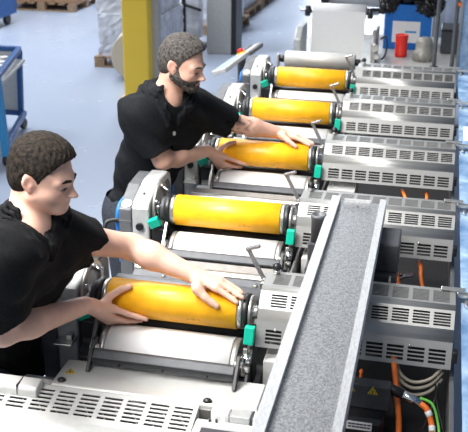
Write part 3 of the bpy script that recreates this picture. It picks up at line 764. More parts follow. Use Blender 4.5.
t.part('rail', MB().box((-.02, 8.98, 1.75), (.56, 9.06, 1.79)).box((.53, 9.0, 0), (.56, 9.04, 1.75)).box((-.02, 9.01, 0), (.005, 9.04, 1.75)), M['steel'], bevel=.003)
t = T('signal_lamp', 'small orange lamp on the steel post at the upper right corner', 'lamp', (.19, 6.75, 1.43))
t.part('lamp_body', MB().cyl((.185, 6.735, 1.42), (.185, 6.715, 1.42), .02, 16), M['dark'])
t.part('lens', MB().cyl((.185, 6.715, 1.42), (.185, 6.70, 1.42), .016, 16), M['orange_cable'])
# tall clear guard at the end of the press
t = T('upright_screen', 'tall pale clear guard sheet in the upper right corner', 'guard panel', (.45, 6.3, .9))
t.part('sheet', MB().box((.20, 6.30, .85), (.80, 6.308, 2.0)), M['guard'])
t.part('edge_frame', MB().box((.185, 6.29, .85), (.20, 6.318, 2.0)).box((.80, 6.29, 0), (.815, 6.318, 2.0)).box((.185, 6.29, .83), (.815, 6.318, .85)), M['steel'], bevel=.003)
t.part('sheet_knob', MB().cyl((.235, 6.299, 1.02), (.235, 6.28, 1.02), .012, 12), M['dark'])

# ------------------------------------------------------------------ control panel on its arm
t = T('control_panel', 'tilted pale control panel with red stop button left of the farthest housing', 'control panel', (-1.38, 6.1, 0))
A, B_, C_, D_ = V(-1.42, 5.45, 1.12), V(-1.36, 6.34, 1.11), V(-1.25, 6.30, 1.16), V(-1.31, 5.38, 1.165)
nrm = (B_-A).cross(D_-A).normalized()
if nrm.z < 0: nrm = -nrm
b = MB(); pts = [A, B_, C_, D_]
b.add([p - nrm*.03 for p in pts] + pts, [(0,3,2,1),(4,5,6,7),(0,1,5,4),(1,2,6,5),(2,3,7,6),(3,0,4,7)])
t.part('panel_body', b, M['white_paint'], bevel=.006)
def lerp(u, v): return A*(1-u)*(1-v) + B_*u*(1-v) + C_*u*v + D_*(1-u)*v
b = MB(); sp_ = [lerp(.04,.06), lerp(.57,.06), lerp(.57,.90), lerp(.04,.90)]
b.add([p + nrm*.0005 for p in sp_] + [p + nrm*.002 for p in sp_], [(0,3,2,1),(4,5,6,7),(0,1,5,4),(1,2,6,5),(2,3,7,6),(3,0,4,7)])
t.part('screen', b, M['screen'], label='pale blue screen')
c = lerp(.60, .55); t.part('button_collar', MB().cyl(c, c+nrm*.012, .03, 18), M['sign_yellow'])
t.part('stop_button', MB().cyl(c+nrm*.012, c+nrm*.035, .022, 18), M['red'], label='red stop button')
for i in range(4):
    c = lerp(.72+i*.07, .45); t.part('key', MB().cyl(c, c+nrm*.008, .012, 12), M['charcoal'])
t.part('handle_rail', MB().bar(lerp(.62, 1.06)-nrm*.02, lerp(.98, 1.06)-nrm*.02, .02, .03), M['charcoal'], bevel=.004)
t.part('stand_pole', MB().cyl((-1.33, 6.0, .02), (-1.33, 6.0, 1.11), .03, 18), M['charcoal'])
t.part('stand_foot', MB().cyl((-1.33, 6.0, 0), (-1.33, 6.0, .025), .2, 28), M['charcoal'])

# ------------------------------------------------------------------ background
CAL = 'far'
t = T('yellow_post', 'square yellow painted steel post left of the bearded man', 'post', (-3.12, 8.65, 0))
t.part('post_shaft', MB().box((-3.275, 8.55, .02), (-2.965, 8.8, 4.6)), M['yellow_paint'], bevel=.015)
t.part('base_plate', MB().box((-3.30, 8.53, 0), (-2.94, 8.84, .02)), M['yellow_paint'])
t.part('back_flange', MB().box((-2.964, 8.70, .02), (-2.89, 8.8, 4.6)), M['pillar'])
t = T('paper_roll', 'beige paper roll standing on edge behind the yellow post', 'paper roll', (-3.4, 9.4, 0))
ax = V(.24, -.97, 0).normalized(); c = V(-3.42, 9.35, .302)
t.part('roll', MB().lathe(c, -ax, [(0, .295), (.004, .30), (.40, .30), (.404, .295)], 56), M['roll_paper'])
t.part('core', MB().lathe(c+ax*.002, -ax, [(0, .05), (.01, .05), (.01, .036), (.02, .036)], 28), M['cardboard'])
t.part('wedge', MB().box((-3.3, 9.25, 0), (-3.12, 9.6, .045)), M['wood'])

def pallet(x0, y0, w, d, label, z=0, group='wooden pallets', h=.14):
    t = T('wooden_pallet', label, 'pallet', (x0+w/2, y0+d/2, z), group)
    for yy in (y0, y0+d/2-.05, y0+d-.1):
        t.part('stringer', MB().box((x0, yy, z), (x0+w, yy+.1, z+.022)), M['wood'])
        for xx in (x0, x0+w/2-.07, x0+w-.14): t.part('block', MB().box((xx, yy, z+.0221), (xx+.14, yy+.1, z+h-.022)), M['wood'])
    n = 7
    for i in range(n):
        xx = x0 + i*(w-.12)/(n-1)
        t.part('deck_board', MB().box((xx, y0, z+h-.0219), (xx+.12, y0+d, z+h)), M['wood'])
    return t
# back left pallet with brown cartons
pallet(-7.4, 13.7, 1.28, 1.15, 'wooden pallet under brown cartons, far back left')
for i in range(3):
    x = -7.36 + i*.41
    t = T('brown_carton', 'brown carton on the far left pallet, %s of three' % ['left', 'middle', 'right'][i], 'carton', (x+.2, 14.2, .14), 'brown cartons on the far pallet')
    t.part('carton', MB().box((x, 13.76, .14), (x+.40, 14.7, .62)), M['cardboard'], bevel=.006)
    t.part('tape', MB().box((x+.17, 13.757, .3), (x+.23, 13.7605, .62)), M['label_white'])
t = T('white_bin', 'slim white upright bin left of the far pallet', 'bin', (-7.75, 13.9, 0))
t.part('bin_body', MB().box((-7.62, 13.7, 0), (-7.47, 14.2, .5)), M['white_paint'], bevel=.02)
t.part('bin_lid', MB().box((-7.63, 13.69, .5), (-7.46, 14.21, .54)), M['white_paint'], bevel=.01)
# wrapped pallets behind the yellow post
pallet(-4.22, 9.95, 1.0, 1.15, 'wooden pallet under film wrapped stacks, behind the yellow post')
def wrapped(x0, y0, x1, y1, z0, z1, label, seed):
    rr = random.Random(seed); mb = MB(); nx, nz = 14, 12
    pts = [(x0,y0),(x1,y0),(x1,y1),(x0,y1)]; vs = []; fs = []
    ring = []
    for k in range(4):
        (ax_, ay_), (bx_, by_) = pts[k], pts[(k+1)%4]
        for i in range(nx): ring.append((ax_+(bx_-ax_)*i/nx, ay_+(by_-ay_)*i/nx, k))
    m = len(ring)
    for j in range(nz+1):
        z = z0 + (z1-z0)*j/nz
        for (x, y, k) in ring:
            o = rr.uniform(-.012, .012); vs.append((x+o, y+rr.uniform(-.012,.012), z + (rr.uniform(-.006,.006) if 0<j<nz else 0)))
    for j in range(nz):
        for i in range(m): fs.append((j*m+i, j*m+(i+1)%m, (j+1)*m+(i+1)%m, (j+1)*m+i))
    fs.append(tuple(nz*m+i for i in range(m))); fs.append(tuple(range(m))[::-1])
    mb.add(vs, fs, 0, False)
    return single('wrapped_stack', mb, M['stretch_film'], label, 'wrapped goods', ((x0+x1)/2, (y0+y1)/2, z0), 'film wrapped stacks')
wrapped(-4.16, 10.0, -3.3, 11.0, .14, .68, 'film wrapped white stack standing on the pallet behind the beige roll', 1)
wrapped(-4.20, 10.05, -3.35, 10.95, .68, 1.25, 'film wrapped white stack resting on another stack, behind the yellow post', 2)
pallet(-3.9, 12.3, 1.0, 1.1, 'wooden pallet under a pale wrapped stack, just left of the grey pillar')
wrapped(-3.85, 12.4, -2.98, 13.3, .14, 1.2, 'pale film wrapped stack just left of the grey pillar', 4)
pallet(-5.2, 12.6, 1.05, 1.1, 'wooden pallet under a wrapped stack, right of the yellow post')
wrapped(-5.1, 12.7, -4.25, 13.6, .14, 1.3, 'film wrapped stack behind the black stand', 6)
t = T('black_stand', 'black upright lifting stand with crossbars behind the bearded man\'s head', 'stand', (-3.47, 11.3, 0))
for x in (-3.56, -3.42): t.part('upright', MB().box((x, 11.3, 0), (x+.05, 11.36, 1.9)), M['black'], bevel=.004)
t.part('crossbar', MB().bar((-3.75, 11.28, .55), (-3.5, 11.29, .63), .03, .03), M['black'])
t.part('crossbar', MB().bar((-3.42, 11.29, .63), (-3.12, 11.28, .55), .03, .03), M['black'])
t.part('base', MB().box((-3.8, 11.2, 0), (-3.1, 11.6, .05)), M['dark'], bevel=.005)
t.part('wrapped_sleeve', MB().box((-3.37, 11.31, .15), (-3.15, 11.5, 1.7)), M['stretch_film'], bevel=.02)
t = T('grey_pillar', 'square grey pillar with a dark edge in the upper middle', 'pillar', (-2.8, 11.2, 0))
t.part('pillar_shaft', MB().box((-2.98, 11.05, 0), (-2.62, 11.4, 5)), M['pillar'], bevel=.01)
t.part('corner_guard', MB().box((-2.61, 11.05, 0), (-2.55, 11.4, 5)), M['black'], bevel=.004)
# row of pallets receding beside the aisle
for k in range(4):
    y = 12.7 + k*1.25
    pallet(-4.2 if k == 0 else -4.2, 13.7 + k*1.2, 1.2, 1.1, 'stack pallet beside the aisle right of the grey pillar, %s' % ['nearest', 'second', 'third', 'farthest'][k], 0, 'pallets along the aisle')
    wrapped(-4.14, 13.75 + k*1.2, -3.1, 14.75 + k*1.2, .14, .62, 'low wrapped stack on the %s aisle pallet right of the grey pillar' % ['nearest', 'second', 'third', 'farthest'][k], 20+k)

# blue trolley at the left edge
t = T('blue_trolley', 'blue tubular trolley with grey tray at the left edge', 'trolley', (-4.0, 6.6, 0))
fr = MB()
t.part('upright', MB().bar((-3.50, 6.1, .06), (-3.53, 6.1, .80), .06, .07, (0,1,0)), M['light_blue_paint'], bevel=.006, label='light blue upright')
t.part('upright', MB().bar((-3.90, 7.2, .10), (-3.86, 7.2, .80), .05, .05, (0,1,0)), M['blue_paint'], bevel=.006)
t.part('upright', MB().bar((-4.55, 7.2, .10), (-4.55, 7.2, .80), .05, .05, (0,1,0)), M['blue_paint'], bevel=.006)
t.part('upright', MB().bar((-4.5, 6.1, .10), (-4.5, 6.1, .80), .05, .05, (0,1,0)), M['blue_paint'], bevel=.006)
for z in (.815, .165):
    t.part('rail', MB().box((-4.57, 7.175, z-.025), (-3.86, 7.225, z+.025)), M['blue_paint'], bevel=.006)
    t.part('rail', MB().bar((-3.52, 6.1, z), (-3.86, 7.2, z), .05, .05), M['blue_paint'], bevel=.006)
t.part('tray', MB().add([(-4.55,6.15,.70),(-3.50,6.0,.70),(-3.78,7.15,.70),(-4.55,7.15,.70),(-4.55,6.15,.73),(-3.50,6.0,.73),(-3.78,7.15,.73),(-4.55,7.15,.73)],
       [(0,3,2,1),(4,5,6,7),(0,1,5,4),(1,2,6,5),(2,3,7,6),(3,0,4,7)]), M['cast'], bevel=.006)
t.part('back_sheet', MB().box((-4.52, 7.195, .19), (-3.91, 7.205, .79)), M['white_paint'])
for x, y in ((-3.88, 7.2), (-3.5, 6.1), (-4.55, 7.2), (-4.5, 6.1)):
    t.part('caster', MB().cyl((x-.02, y, .055), (x+.02, y, .055), .055, 18), M['black'])
for i, (x, y) in enumerate(((-3.83, 6.75), (-3.75, 6.62), (-3.9, 6.95))):
    o = single('white_bobbin', MB().lathe((x, y, .73), (0,0,1), [(0, .04), (.01, .04), (.012, .028), (.05, .028), (.052, .04), (.062, .04)], 20), M['paper'], 'small white bobbin on the blue trolley\'s tray, %s of three' % ['middle', 'nearest', 'farthest'][i], 'bobbin', (x, y, .73), 'white bobbins on the trolley tray')
t = T('tool_cart', 'blue framed tool cart with grey drawers in the upper left corner', 'cart', (-7.0, 12.2, 0))
t.part('cart_body', MB().box((-7.6, 11.8, .22), (-6.72, 12.6, 1.1)), M['charcoal'], bevel=.01)
for k in range(5): t.part('drawer', MB().box((-7.55, 11.78, .30+k*.15), (-6.80, 11.7995, .42+k*.15)), M['cast'], bevel=.004)
t.part('cart_frame', MB().box((-6.72, 11.76, .16), (-6.66, 12.62, 1.15)).box((-7.62, 11.76, .16), (-6.72, 11.80, .22)).box((-7.66, 11.76, .16), (-7.6, 12.62, 1.15)), M['blue_paint'], bevel=.008)
t.part('fender', MB().prism_x([(11.78, .02), (11.78, .16), (12.0, .16), (12.0, .08)], -6.665, -6.655), M['label_white'])
for x, y in ((-6.76, 11.95), (-6.76, 12.45), (-7.5, 11.95), (-7.5, 12.45)): t.part('caster', MB().cyl((x-.03, y, .085), (x+.03, y, .085), .085, 22), M['black'])

CAL = False
#PEOPLE
# ------------------------------------------------------------------ people: signed-distance modelling, then a surface mesh
class Field:
    def __init__(s, lo, hi, h):
        s.lo = np.array(lo, float); s.h = h
        s.n = (np.ceil((np.array(hi) - s.lo)/h)).astype(int) + 1
        s.F = np.full(tuple(s.n), .06, np.float32)
    def sub(s, lo, hi):
        a = np.clip(np.floor((np.array(lo)-s.lo)/s.h).astype(int), 0, s.n); b = np.clip(np.ceil((np.array(hi)-s.lo)/s.h).astype(int)+1, 0, s.n)
        if (b - a).min() <= 0: return None
        ax = [s.lo[i] + s.h*np.arange(a[i], b[i]) for i in range(3)]
        P = np.stack(np.meshgrid(*ax, indexing='ij'), -1).astype(np.float32)
        return (slice(a[0], b[0]), slice(a[1], b[1]), slice(a[2], b[2])), P
    def apply(s, prim, k=.01, op='u', off=0.):
        f, lo, hi = prim
        pad = k + abs(off) + .012
        r = s.sub(np.array(lo)-pad, np.array(hi)+pad)
        if r is None: return
        sl, P = r; d = (f(P) - off).astype(np.float32); F = s.F[sl]
        if op == 'u':
            if k > 0:
                hh = np.maximum(k - np.abs(F - d), 0)/k; s.F[sl] = np.minimum(F, d) - hh*hh*k*.25
            else: s.F[sl] = np.minimum(F, d)
        else:
            d = -d
            if k > 0:
                hh = np.maximum(k - np.abs(F - d), 0)/k; s.F[sl] = np.maximum(F, d) + hh*hh*k*.25
            else: s.F[sl] = np.maximum(F, d)
    def mesh(s):
        F = s.F; I = F < 0; n = s.n
        c = np.zeros(tuple(n-1), np.int8)
        for dx in (0,1):
            for dy in (0,1):
                for dz in (0,1): c += I[dx:n[0]-1+dx, dy:n[1]-1+dy, dz:n[2]-1+dz]
        mix = (c > 0) & (c < 8); ijk = np.argwhere(mix)
        idx = np.full(mix.shape, -1, np.int32); idx[tuple(ijk.T)] = np.arange(len(ijk))
        acc = np.zeros((len(ijk), 3)); cnt = np.zeros(len(ijk))
        corners = [(a,b,c_) for a in (0,1) for b in (0,1) for c_ in (0,1)]
        val = {q: F[ijk[:,0]+q[0], ijk[:,1]+q[1], ijk[:,2]+q[2]] for q in corners}
        for q in corners:
            for ax in range(3):
                if q[ax] == 0:
                    r = list(q); r[ax] = 1; r = tuple(r)
                    a, b = val[q], val[r]; m = (a < 0) != (b < 0)
                    t = np.where(m, a/np.where(m, a-b, 1), 0)
                    p = np.tile(np.array(q, float), (len(ijk), 1)); p[:, ax] += t
                    acc[m] += p[m]; cnt[m] += 1
        v = (ijk + acc/cnt[:, None])*s.h + s.lo
        quads = []
        for ax in range(3):
            A = [slice(None)]*3; B = [slice(None)]*3; A[ax] = slice(0, -1); B[ax] = slice(1, None)
            ia, ib = I[tuple(A)], I[tuple(B)]
            e = np.argwhere(ia != ib); u, w = (ax+1) % 3, (ax+2) % 3
            ok = (e[:,u] > 0) & (e[:,w] > 0) & (e[:,u] < n[u]-1) & (e[:,w] < n[w]-1); e = e[ok]
            fl = ia[tuple(e.T)]
            def g(du, dw):
                q = e.copy(); q[:,u] += du; q[:,w] += dw; return idx[tuple(q.T)]
            q = np.stack([g(-1,-1), g(0,-1), g(0,0), g(-1,0)], 1)
            q[~fl] = q[~fl][:, ::-1]; quads.append(q)
        return v, np.concatenate(quads)

def cap(a, b, ra, rb=None, n=None, fl=1.):
    """tapered capsule; n, fl: flattened along the direction n by the factor fl"""
    rb = ra if rb is None else rb
    a, b = np.array(a, float), np.array(b, float); ab = b - a; L2 = max(ab @ ab, 1e-9)
    R = max(ra, rb)
    if n is not None: n = np.array(n, float); n = n/np.linalg.norm(n)
    def f(P):
        Q = P - a.astype(np.float32)
        t = np.clip((Q @ ab.astype(np.float32))/L2, 0, 1)
        Q = Q - t[..., None]*ab.astype(np.float32)
        if n is not None:
            c = Q @ n.astype(np.float32); Q = Q + (c*(1/fl-1))[..., None]*n.astype(np.float32)
        d = np.sqrt((Q*Q).sum(-1)) - (ra + (rb-ra)*t)
        return d*(fl if n is not None and fl < 1 else 1) if n is not None else d
    return f, np.minimum(a, b)-R, np.maximum(a, b)+R

def ell(c, r, A=None):
    c = np.array(c, float); r = np.array(r, float); A = np.eye(3) if A is None else np.array(A, float)   # rows: local axes
    R = r.max()
    def f(P):
        q = (P - c.astype(np.float32)) @ A.T.astype(np.float32)
        k0 = np.sqrt(((q/r)**2).sum(-1)); k1 = np.sqrt(((q/(r*r))**2).sum(-1)) + 1e-9
        return k0*(k0-1)/k1
    return f, c-R, c+R

def to_obj(name, v, q, m, parent, base, smooth=1):
    me = bpy.data.meshes.new(name); base = np.array(base)
    vv = (v - base)
    me.vertices.add(len(v)); me.vertices.foreach_set('co', vv.astype(np.float32).ravel())
    me.loops.add(len(q)*4); me.loops.foreach_set('vertex_index', q.astype(np.int32).ravel())
    me.polygons.add(len(q)); me.polygons.foreach_set('loop_start', np.arange(0, len(q)*4, 4, dtype=np.int32))
    me.update(calc_edges=True); me.validate()
    me.polygons.foreach_set('use_smooth', [True]*len(me.polygons)); me.materials.append(m)
    o = bpy.data.objects.new(name, me); COL.objects.link(o); o.parent = parent
    if smooth:
        md = o.modifiers.new('smooth', 'SMOOTH'); md.factor = .5; md.iterations = smooth
    return o

def head_prims():
    """list of (prim, blend, op) in the head frame: x forward, y left, z up, origin between the ears at eye level"""
    L = []
    L.append((ell((-.004,0,.036), (.098,.077,.092)), .01, 'u'))
    L.append((ell((.036,0,-.030), (.062,.062,.085)), .03, 'u'))
    for s_ in (1,-1):
        L.append((cap((.012,.057*s_,-.055), (.072,.020*s_,-.103), .020, .017), .03, 'u'))
        L.append((ell((.056,.040*s_,-.036), (.024,.022,.022)), .03, 'u'))              # cheekbone
        L.append((cap((.080,.047*s_,.018), (.094,.012*s_,.017), .011, .011), .018, 'u'))    # brow
    L.append((ell((.078,0,-.106), (.020,.024,.018)), .025, 'u'))                          # chin
    L.append((ell((.078,0,-.068), (.022,.030,.026)), .02, 'u'))                           # mouth area
    for s_ in (1,-1):
        L.append((ell((.101,.033*s_,-.004), (.017,.018,.012)), .012, 's'))                # eye socket
    L.append((cap((.094,0,.006), (.117,0,-.032), .0075, .0105), .012, 'u'))
    L.append((ell((.119,0,-.037), (.0115,.0105,.0095)), .008, 'u'))
    for s_ in (1,-1):
        L.append((ell((.108,.0115*s_,-.040), (.010,.0065,.0075)), .006, 'u'))
        L.append((cap((.0885,.021*s_,.005), (.087,.044*s_,.003), .0092, .0082), .004, 'u'))   # upper lid
        L.append((cap((.087,.022*s_,-.0155), (.084,.043*s_,-.0155), .0065, .0065), .006, 'u'))    # lower lid
        ea = norm((.30,.95*s_,0)); eu = norm((-.22,0,1)); ef = np.cross(ea, eu)
        L.append((ell((-.004,.0765*s_,.002), (.0085,.0215,.033), np.stack([ea, ef, np.cross(ef, ea)])), .005, 'u'))   # ear
        L.append((ell((.002,.075*s_,-.027), (.0095,.007,.011)), .005, 'u'))
        L.append((ell((.0,.0865*s_,.004), (.0115,.0065,.020)), .004, 's'))
        L.append((ell((.006,.077*s_,-.004), (.006,.005,.007)), .004, 'u'))
    L.append((cap((.096,-.017,-.0665), (.096,.017,-.0665), .0062), .005, 'u'))
    L.append((cap((.0965,-.010,-.0645), (.0965,.010,-.0645), .0068), .005, 'u'))
    L.append((cap((.0935,-.015,-.0775), (.0935,.015,-.0775), .0075), .006, 'u'))
    L.append((cap((.103,-.020,-.0715), (.103,.020,-.0715), .0022), .002, 's'))              # mouth line
    return L

FZ = .79      # lower face height
def xform(prim, Rm, c, s):
    f, lo, hi = prim; Rm = np.array(Rm, float); c = np.array(c, float)      # Rm columns: forward, left, up in world
    cs = np.array([[x,y,z] for x in (lo[0],hi[0]) for y in (lo[1],hi[1]) for z in (lo[2],hi[2])])*s @ Rm.T + c
    def g(P):
        q = ((P - c.astype(np.float32)) @ Rm.astype(np.float32))/s
        q[..., 2] = np.where(q[..., 2] < 0, q[..., 2]/FZ, q[..., 2])
        return f(q)*s*.9
    return g, cs.min(0), cs.max(0)

def cylp(ax, x, phi, r):
    return np.array([x, ax[0] - r*cos(radians(phi)), ax[1] + r*sin(radians(phi))])

FING_R = dict(   # near hand: wraps the front and underside of the cylinder
    index=[(-.858,3,.086),(-.821,-12,.073),(-.793,-24,.067),(-.769,-33,.0655)],
    middle=[(-.867,-19,.085),(-.834,-43,.072),(-.811,-58,.066),(-.795,-70,.0645)],
    ring=[(-.877,-36,.081),(-.850,-62,.072),(-.834,-74,.066),(-.822,-85,.0645)],
    pinky=[(-.889,-48,.079),(-.870,-70,.071),(-.858,-82,.0655),(-.850,-91,.0635)])
FING_L = dict(   # far hand: lies on top, fingers draped towards the camera
    index=[(-.562,70,.085),(-.533,63,.075),(-.511,55,.068),(-.496,48,.0645)],
    middle=[(-.555,86,.086),(-.522,79,.076),(-.499,71,.068),(-.483,64,.0645)],
    ring=[(-.559,102,.085),(-.526,95,.075),(-.504,88,.068),(-.488,81,.0645)],
    pinky=[(-.568,117,.081),(-.543,111,.073),(-.526,104,.067),(-.512,98,.0635)])

def hand(F, ax, wrist, fingers, thumb):
    W = np.array(wrist); rad = dict(index=.0088, middle=.0090, ring=.0086, pinky=.0076)
    for nme, pts in fingers.items():
        P = [cylp(ax, *p) for p in pts]; r = rad[nme]
        F.apply(cap(W + (P[0]-W)*.18, P[0], .0165, .0125), .014)
        F.apply(cap(P[0], P[1], r*1.22, r*1.05), .006)
        F.apply(cap(P[1], P[2], r*1.06, r*.96), .003)
        F.apply(cap(P[2], P[3], r*.97, r*.82), .003)
    T_ = [np.array(thumb[0])] + [cylp(ax, *p) for p in thumb[1:]]
    F.apply(cap(W + (T_[0]-W)*.3, T_[0], .017, .0155), .012)
    F.apply(cap(T_[0], T_[1], .0155, .0118), .012)
    F.apply(cap(T_[1], T_[2], .0118, .0105), .004)
    F.apply(cap(T_[2], T_[3], .0106, .0088), .003)

def norm(v): v = np.array(v, float); return v/np.linalg.norm(v)

def person(J, ax, style, name_label, base):
    """J: joint dictionary in world coordinates; ax: (y, z) of the cylinder held"""
    lb = style['label']
    root = thing('person', name_label, 'person', base)
    h = .0042
    ch = norm(J['front'])                     # where the chest faces
    lat = norm(np.array(J['Lsh']) - np.array(J['Rsh']))
    hips, mid, chest, neck = [np.array(J[k], float) for k in ('hips', 'mid', 'chest', 'neck')]
    Rsh, Lsh, Rel, Lel, Rwr, Lwr = [np.array(J[k], float) for k in ('Rsh','Lsh','Rel','Lel','Rwr','Lwr')]
    hc = np.array(J['head'], float)
    yw, pt = radians(J['yaw']), radians(J['pitch'])
    f = np.array([cos(yw)*cos(pt), sin(yw)*cos(pt), -sin(pt)]); l = np.array([-sin(yw), cos(yw), 0]); u = np.cross(f, l)
    ro = radians(J.get('roll', 0)); l, u = l*cos(ro) + u*sin(ro), u*cos(ro) - l*sin(ro)
    Rm = np.stack([f, l, u], 1); hs = J['hs']
    knees = [np.array(J['Rkn']), np.array(J['Lkn'])]; feet = [np.array(J['Rft']), np.array(J['Lft'])]
    hipj = [hips - lat*.085, hips + lat*.085]
    pts = np.array([hips, chest, neck, Rsh, Lsh, Rel, Lel, hc] + knees + feet + [cylp(ax, -.48, 90, .1)])
    lo, hi = pts.min(0)-.22, pts.max(0)+.22; lo[2] = -.01
    fld = Field(lo, hi, h)
    hz = norm([ch[0], ch[1], 0]); tr_ = style['torso']
    def torso(F, off, k=.05):
        for p, q, ra, rb in ((hips, mid, .140*tr_, .128*tr_), (mid, chest, .130*tr_, .150*tr_), ):
            F.apply(cap(p, q, ra, rb, hz, .72), k, 'u', off)
        F.apply(cap(chest + (Rsh-chest)*.55, chest + (Lsh-chest)*.55, .096, .096, hz, .85), k, 'u', off)
        F.apply(cap(Rsh*.92 + neck*.08, neck, .056, .058), .06, 'u', off)
        F.apply(cap(Lsh*.92 + neck*.08, neck, .056, .058), .06, 'u', off)
    # body
    torso(fld, -.004)
    for sh, el, wr in ((Rsh, Rel, Rwr), (Lsh, Lel, Lwr)):
        fld.apply(cap(sh, sh + (el-sh)*.35, .058, .050), .04)
        fld.apply(cap(sh, el, .049, .037), .02)
        d = norm(wr - el)
        fld.apply(cap(el, el + (wr-el)*.32, .037, .040), .02)
        fld.apply(cap(el + (wr-el)*.3, wr - d*.01, .040, .026), .02)
    fld.apply(cap(neck - np.array([0,0,.05]), hc + Rm @ np.array([-.022,0,-.060])*hs, .056, .052), .03)
    for hp, kn, ft in zip(hipj, knees, feet):
        fld.apply(cap(hp, kn, .082, .055), .03); fld.apply(cap(kn, ft + np.array([0,0,.08]), .052, .036), .02)
        fld.apply(cap(ft + np.array([0,0,.05]), ft + hz*.14 + np.array([0,0,.03]), .036, .028), .02)
    for prim, k, op in head_prims(): fld.apply(xform(prim, Rm, hc, hs), k*hs, op)
    hand(fld, ax, Rwr, FING_R, [cylp(ax, -.890, 8, .108), (-.872,27,.083), (-.846,46,.071), (-.823,58,.0655)])
    tw = style['twist']; FL = {k: [(x, a_ + tw, r_) for x, a_, r_ in pts_] for k, pts_ in FING_L.items()}
    hand(fld, ax, Lwr, FL, [cylp(ax, -.615, 62+tw, .090), (-.588,48+tw,.079), (-.568,40+tw,.070), (-.552,33+tw,.0655)])
    v, q = fld.mesh()
    body = to_obj('body', v, q, M[style['skin']], root, base, 2)
    # colour of lips, ears, knuckles and the tattoo
    me = body.data; at = me.color_attributes.new('tint', 'FLOAT_COLOR', 'POINT')
    hl = ((v - hc) @ Rm)/hs; hl[:, 2] = np.where(hl[:, 2] < 0, hl[:, 2]/FZ, hl[:, 2]); col = np.zeros((len(v), 4), np.float32); col[:, 3] = 1
    lip = np.clip(1.6 - np.sqrt(((hl[:,0]-.099)/.016)**2 + (hl[:,1]/.023)**2 + ((hl[:,2]+.0715)/.0105)**2)*1.4, 0, 1)
    ear = np.clip(1 - np.abs(hl[:,0])/.03, 0, 1)*(np.abs(hl[:,1]) > .068)*(np.abs(hl[:,2]+.005) < .05)
    cheek = np.exp(-(((hl[:,0]-.08)/.03)**2 + ((np.abs(hl[:,1])-.042)/.02)**2 + ((hl[:,2]+.04)/.025)**2))
    col[:,0] = np.clip(lip*.8 + ear*.35 + cheek*.22, 0, 1)
    for P_ in [cylp(ax, *FING_R[k][i]) for k in FING_R for i in (0,1,3)] + [cylp(ax, *FL[k][i]) for k in FL for i in (0,1,3)]:
        col[:,0] += .32*np.exp(-((v-P_)**2).sum(1)/.012**2)
    col[:,0] = np.clip(col[:,0], 0, 1)
    if 'tattoo' in style:
        c0, r0 = np.array(style['tattoo'][0]), style['tattoo'][1]
        w_ = v*np.array([1,1,1.]); nz = np.sin(w_[:,0]*190+np.sin(w_[:,2]*140)*2)+np.sin(w_[:,1]*170+w_[:,2]*150+1)+np.sin(w_[:,2]*230+w_[:,0]*80)
        col[:,1] = np.clip((nz-.1)*1.2, 0, .75)*np.clip(1.5-np.sqrt(((v-c0)**2).sum(1))/r0*1.2, 0, 1)
    if style.get('stubble'):
        st_ = np.clip(1.2-np.sqrt(((hl[:,0]-.06)/.06)**2+((hl[:,2]+.09)/.04)**2), 0, 1)*(hl[:,2] < -.05)*(hl[:,2] > -.135)
        col[:,1] = np.maximum(col[:,1], st_*style['stubble'])
    at.data.foreach_set('color', col.ravel())
    # polo shirt
    sh_f = Field(np.array([*(pts.min(0)-.22)[:2], .78]), np.array([*(pts.max(0)+.22)[:2], neck[2]+.14]), .005)
    sl_f = Field(sh_f.lo, sh_f.lo + (sh_f.n-1)*sh_f.h, .005); sl_f.n = sh_f.n; sl_f.F = np.full_like(sh_f.F, .06)
    torso(sh_f, .014, .05)
    sh_f.apply(cap(hips + np.array([0,0,-.06]), hips, .145*tr_, .145*tr_, hz, .74), .03, 'u', .012)
    for sh, el, fr in ((Rsh, Rel, style['sleeve'][0]), (Lsh, Lel, style['sleeve'][1])):
        d = norm(el-sh); e = sh + (el-sh)*fr
        sl_f.apply(cap(sh, sh + (e-sh)*.45, .073, .070), .02)
        sl_f.apply(cap(sh, e - d*.05, .070, .066), .02)
        sl_f.apply(cap(e - d*.06, e, .068, .067), .01)
        def half(P, e=e, d=d): return np.maximum(-((P-e.astype(np.float32)) @ d.astype(np.float32)), np.sqrt(((P-(e+d*.05).astype(np.float32))**2).sum(-1)) - .10)
        sl_f.apply((half, e-.16, e+.16), .004, 's')
    hh = np.maximum(.035 - np.abs(sh_f.F - sl_f.F), 0)/.035; sh_f.F = np.minimum(sh_f.F, sl_f.F) - hh*hh*.035*.25
    # wrinkles
    ax_ = [sh_f.lo[i] + sh_f.h*np.arange(sh_f.n[i]) for i in range(3)]
    X, Y, Z = np.meshgrid(*[a.astype(np.float32) for a in ax_], indexing='ij')
    ph = style['phase']
    w1 = np.sin(X*21+Y*16+Z*30+ph+1.6*np.sin(Z*13+Y*9)) + np.sin(X*34-Y*27+Z*16+2*ph+1.5*np.sin(X*11+Z*8))
    w2 = np.sin(X*50+Z*66+Y*38+ph*3+2*np.sin(Y*15))
    sh_f.F += (.0062*w1*np.abs(w1)*.5 + .0016*w2).astype(np.float32)
    for sh, el, fr in ((Rsh, Rel, style['sleeve'][0]), (Lsh, Lel, style['sleeve'][1])):      # sleeve hems and openings
        d = norm(el-sh); e = sh + (el-sh)*fr
        sh_f.apply(cap(e - d*.035, e + d*.05, .0575, .0575), .004, 's')
        sh_f.apply(cap(sh + d*.02, e - d*.03, .052, .052), .004, 'u')
    nd = norm(hc + Rm @ np.array([-.02,0,-.05])*hs - neck)
    nb = neck + nd*.022
    sh_f.apply(cap(nb + nd*.055, nb + nd*.20, .070, .085), .006, 's')
    sh_f.apply(cap(nb - nd*.02 + hz*.025, nb + hz*.05 + nd*.03, .052, .052), .006, 's')
    # collar stand and flaps
    e1, e2 = norm(hz - nd*(hz@nd)), None; e2 = np.cross(nd, e1)
    N_ = 24
    axis0 = nb - nd*.05
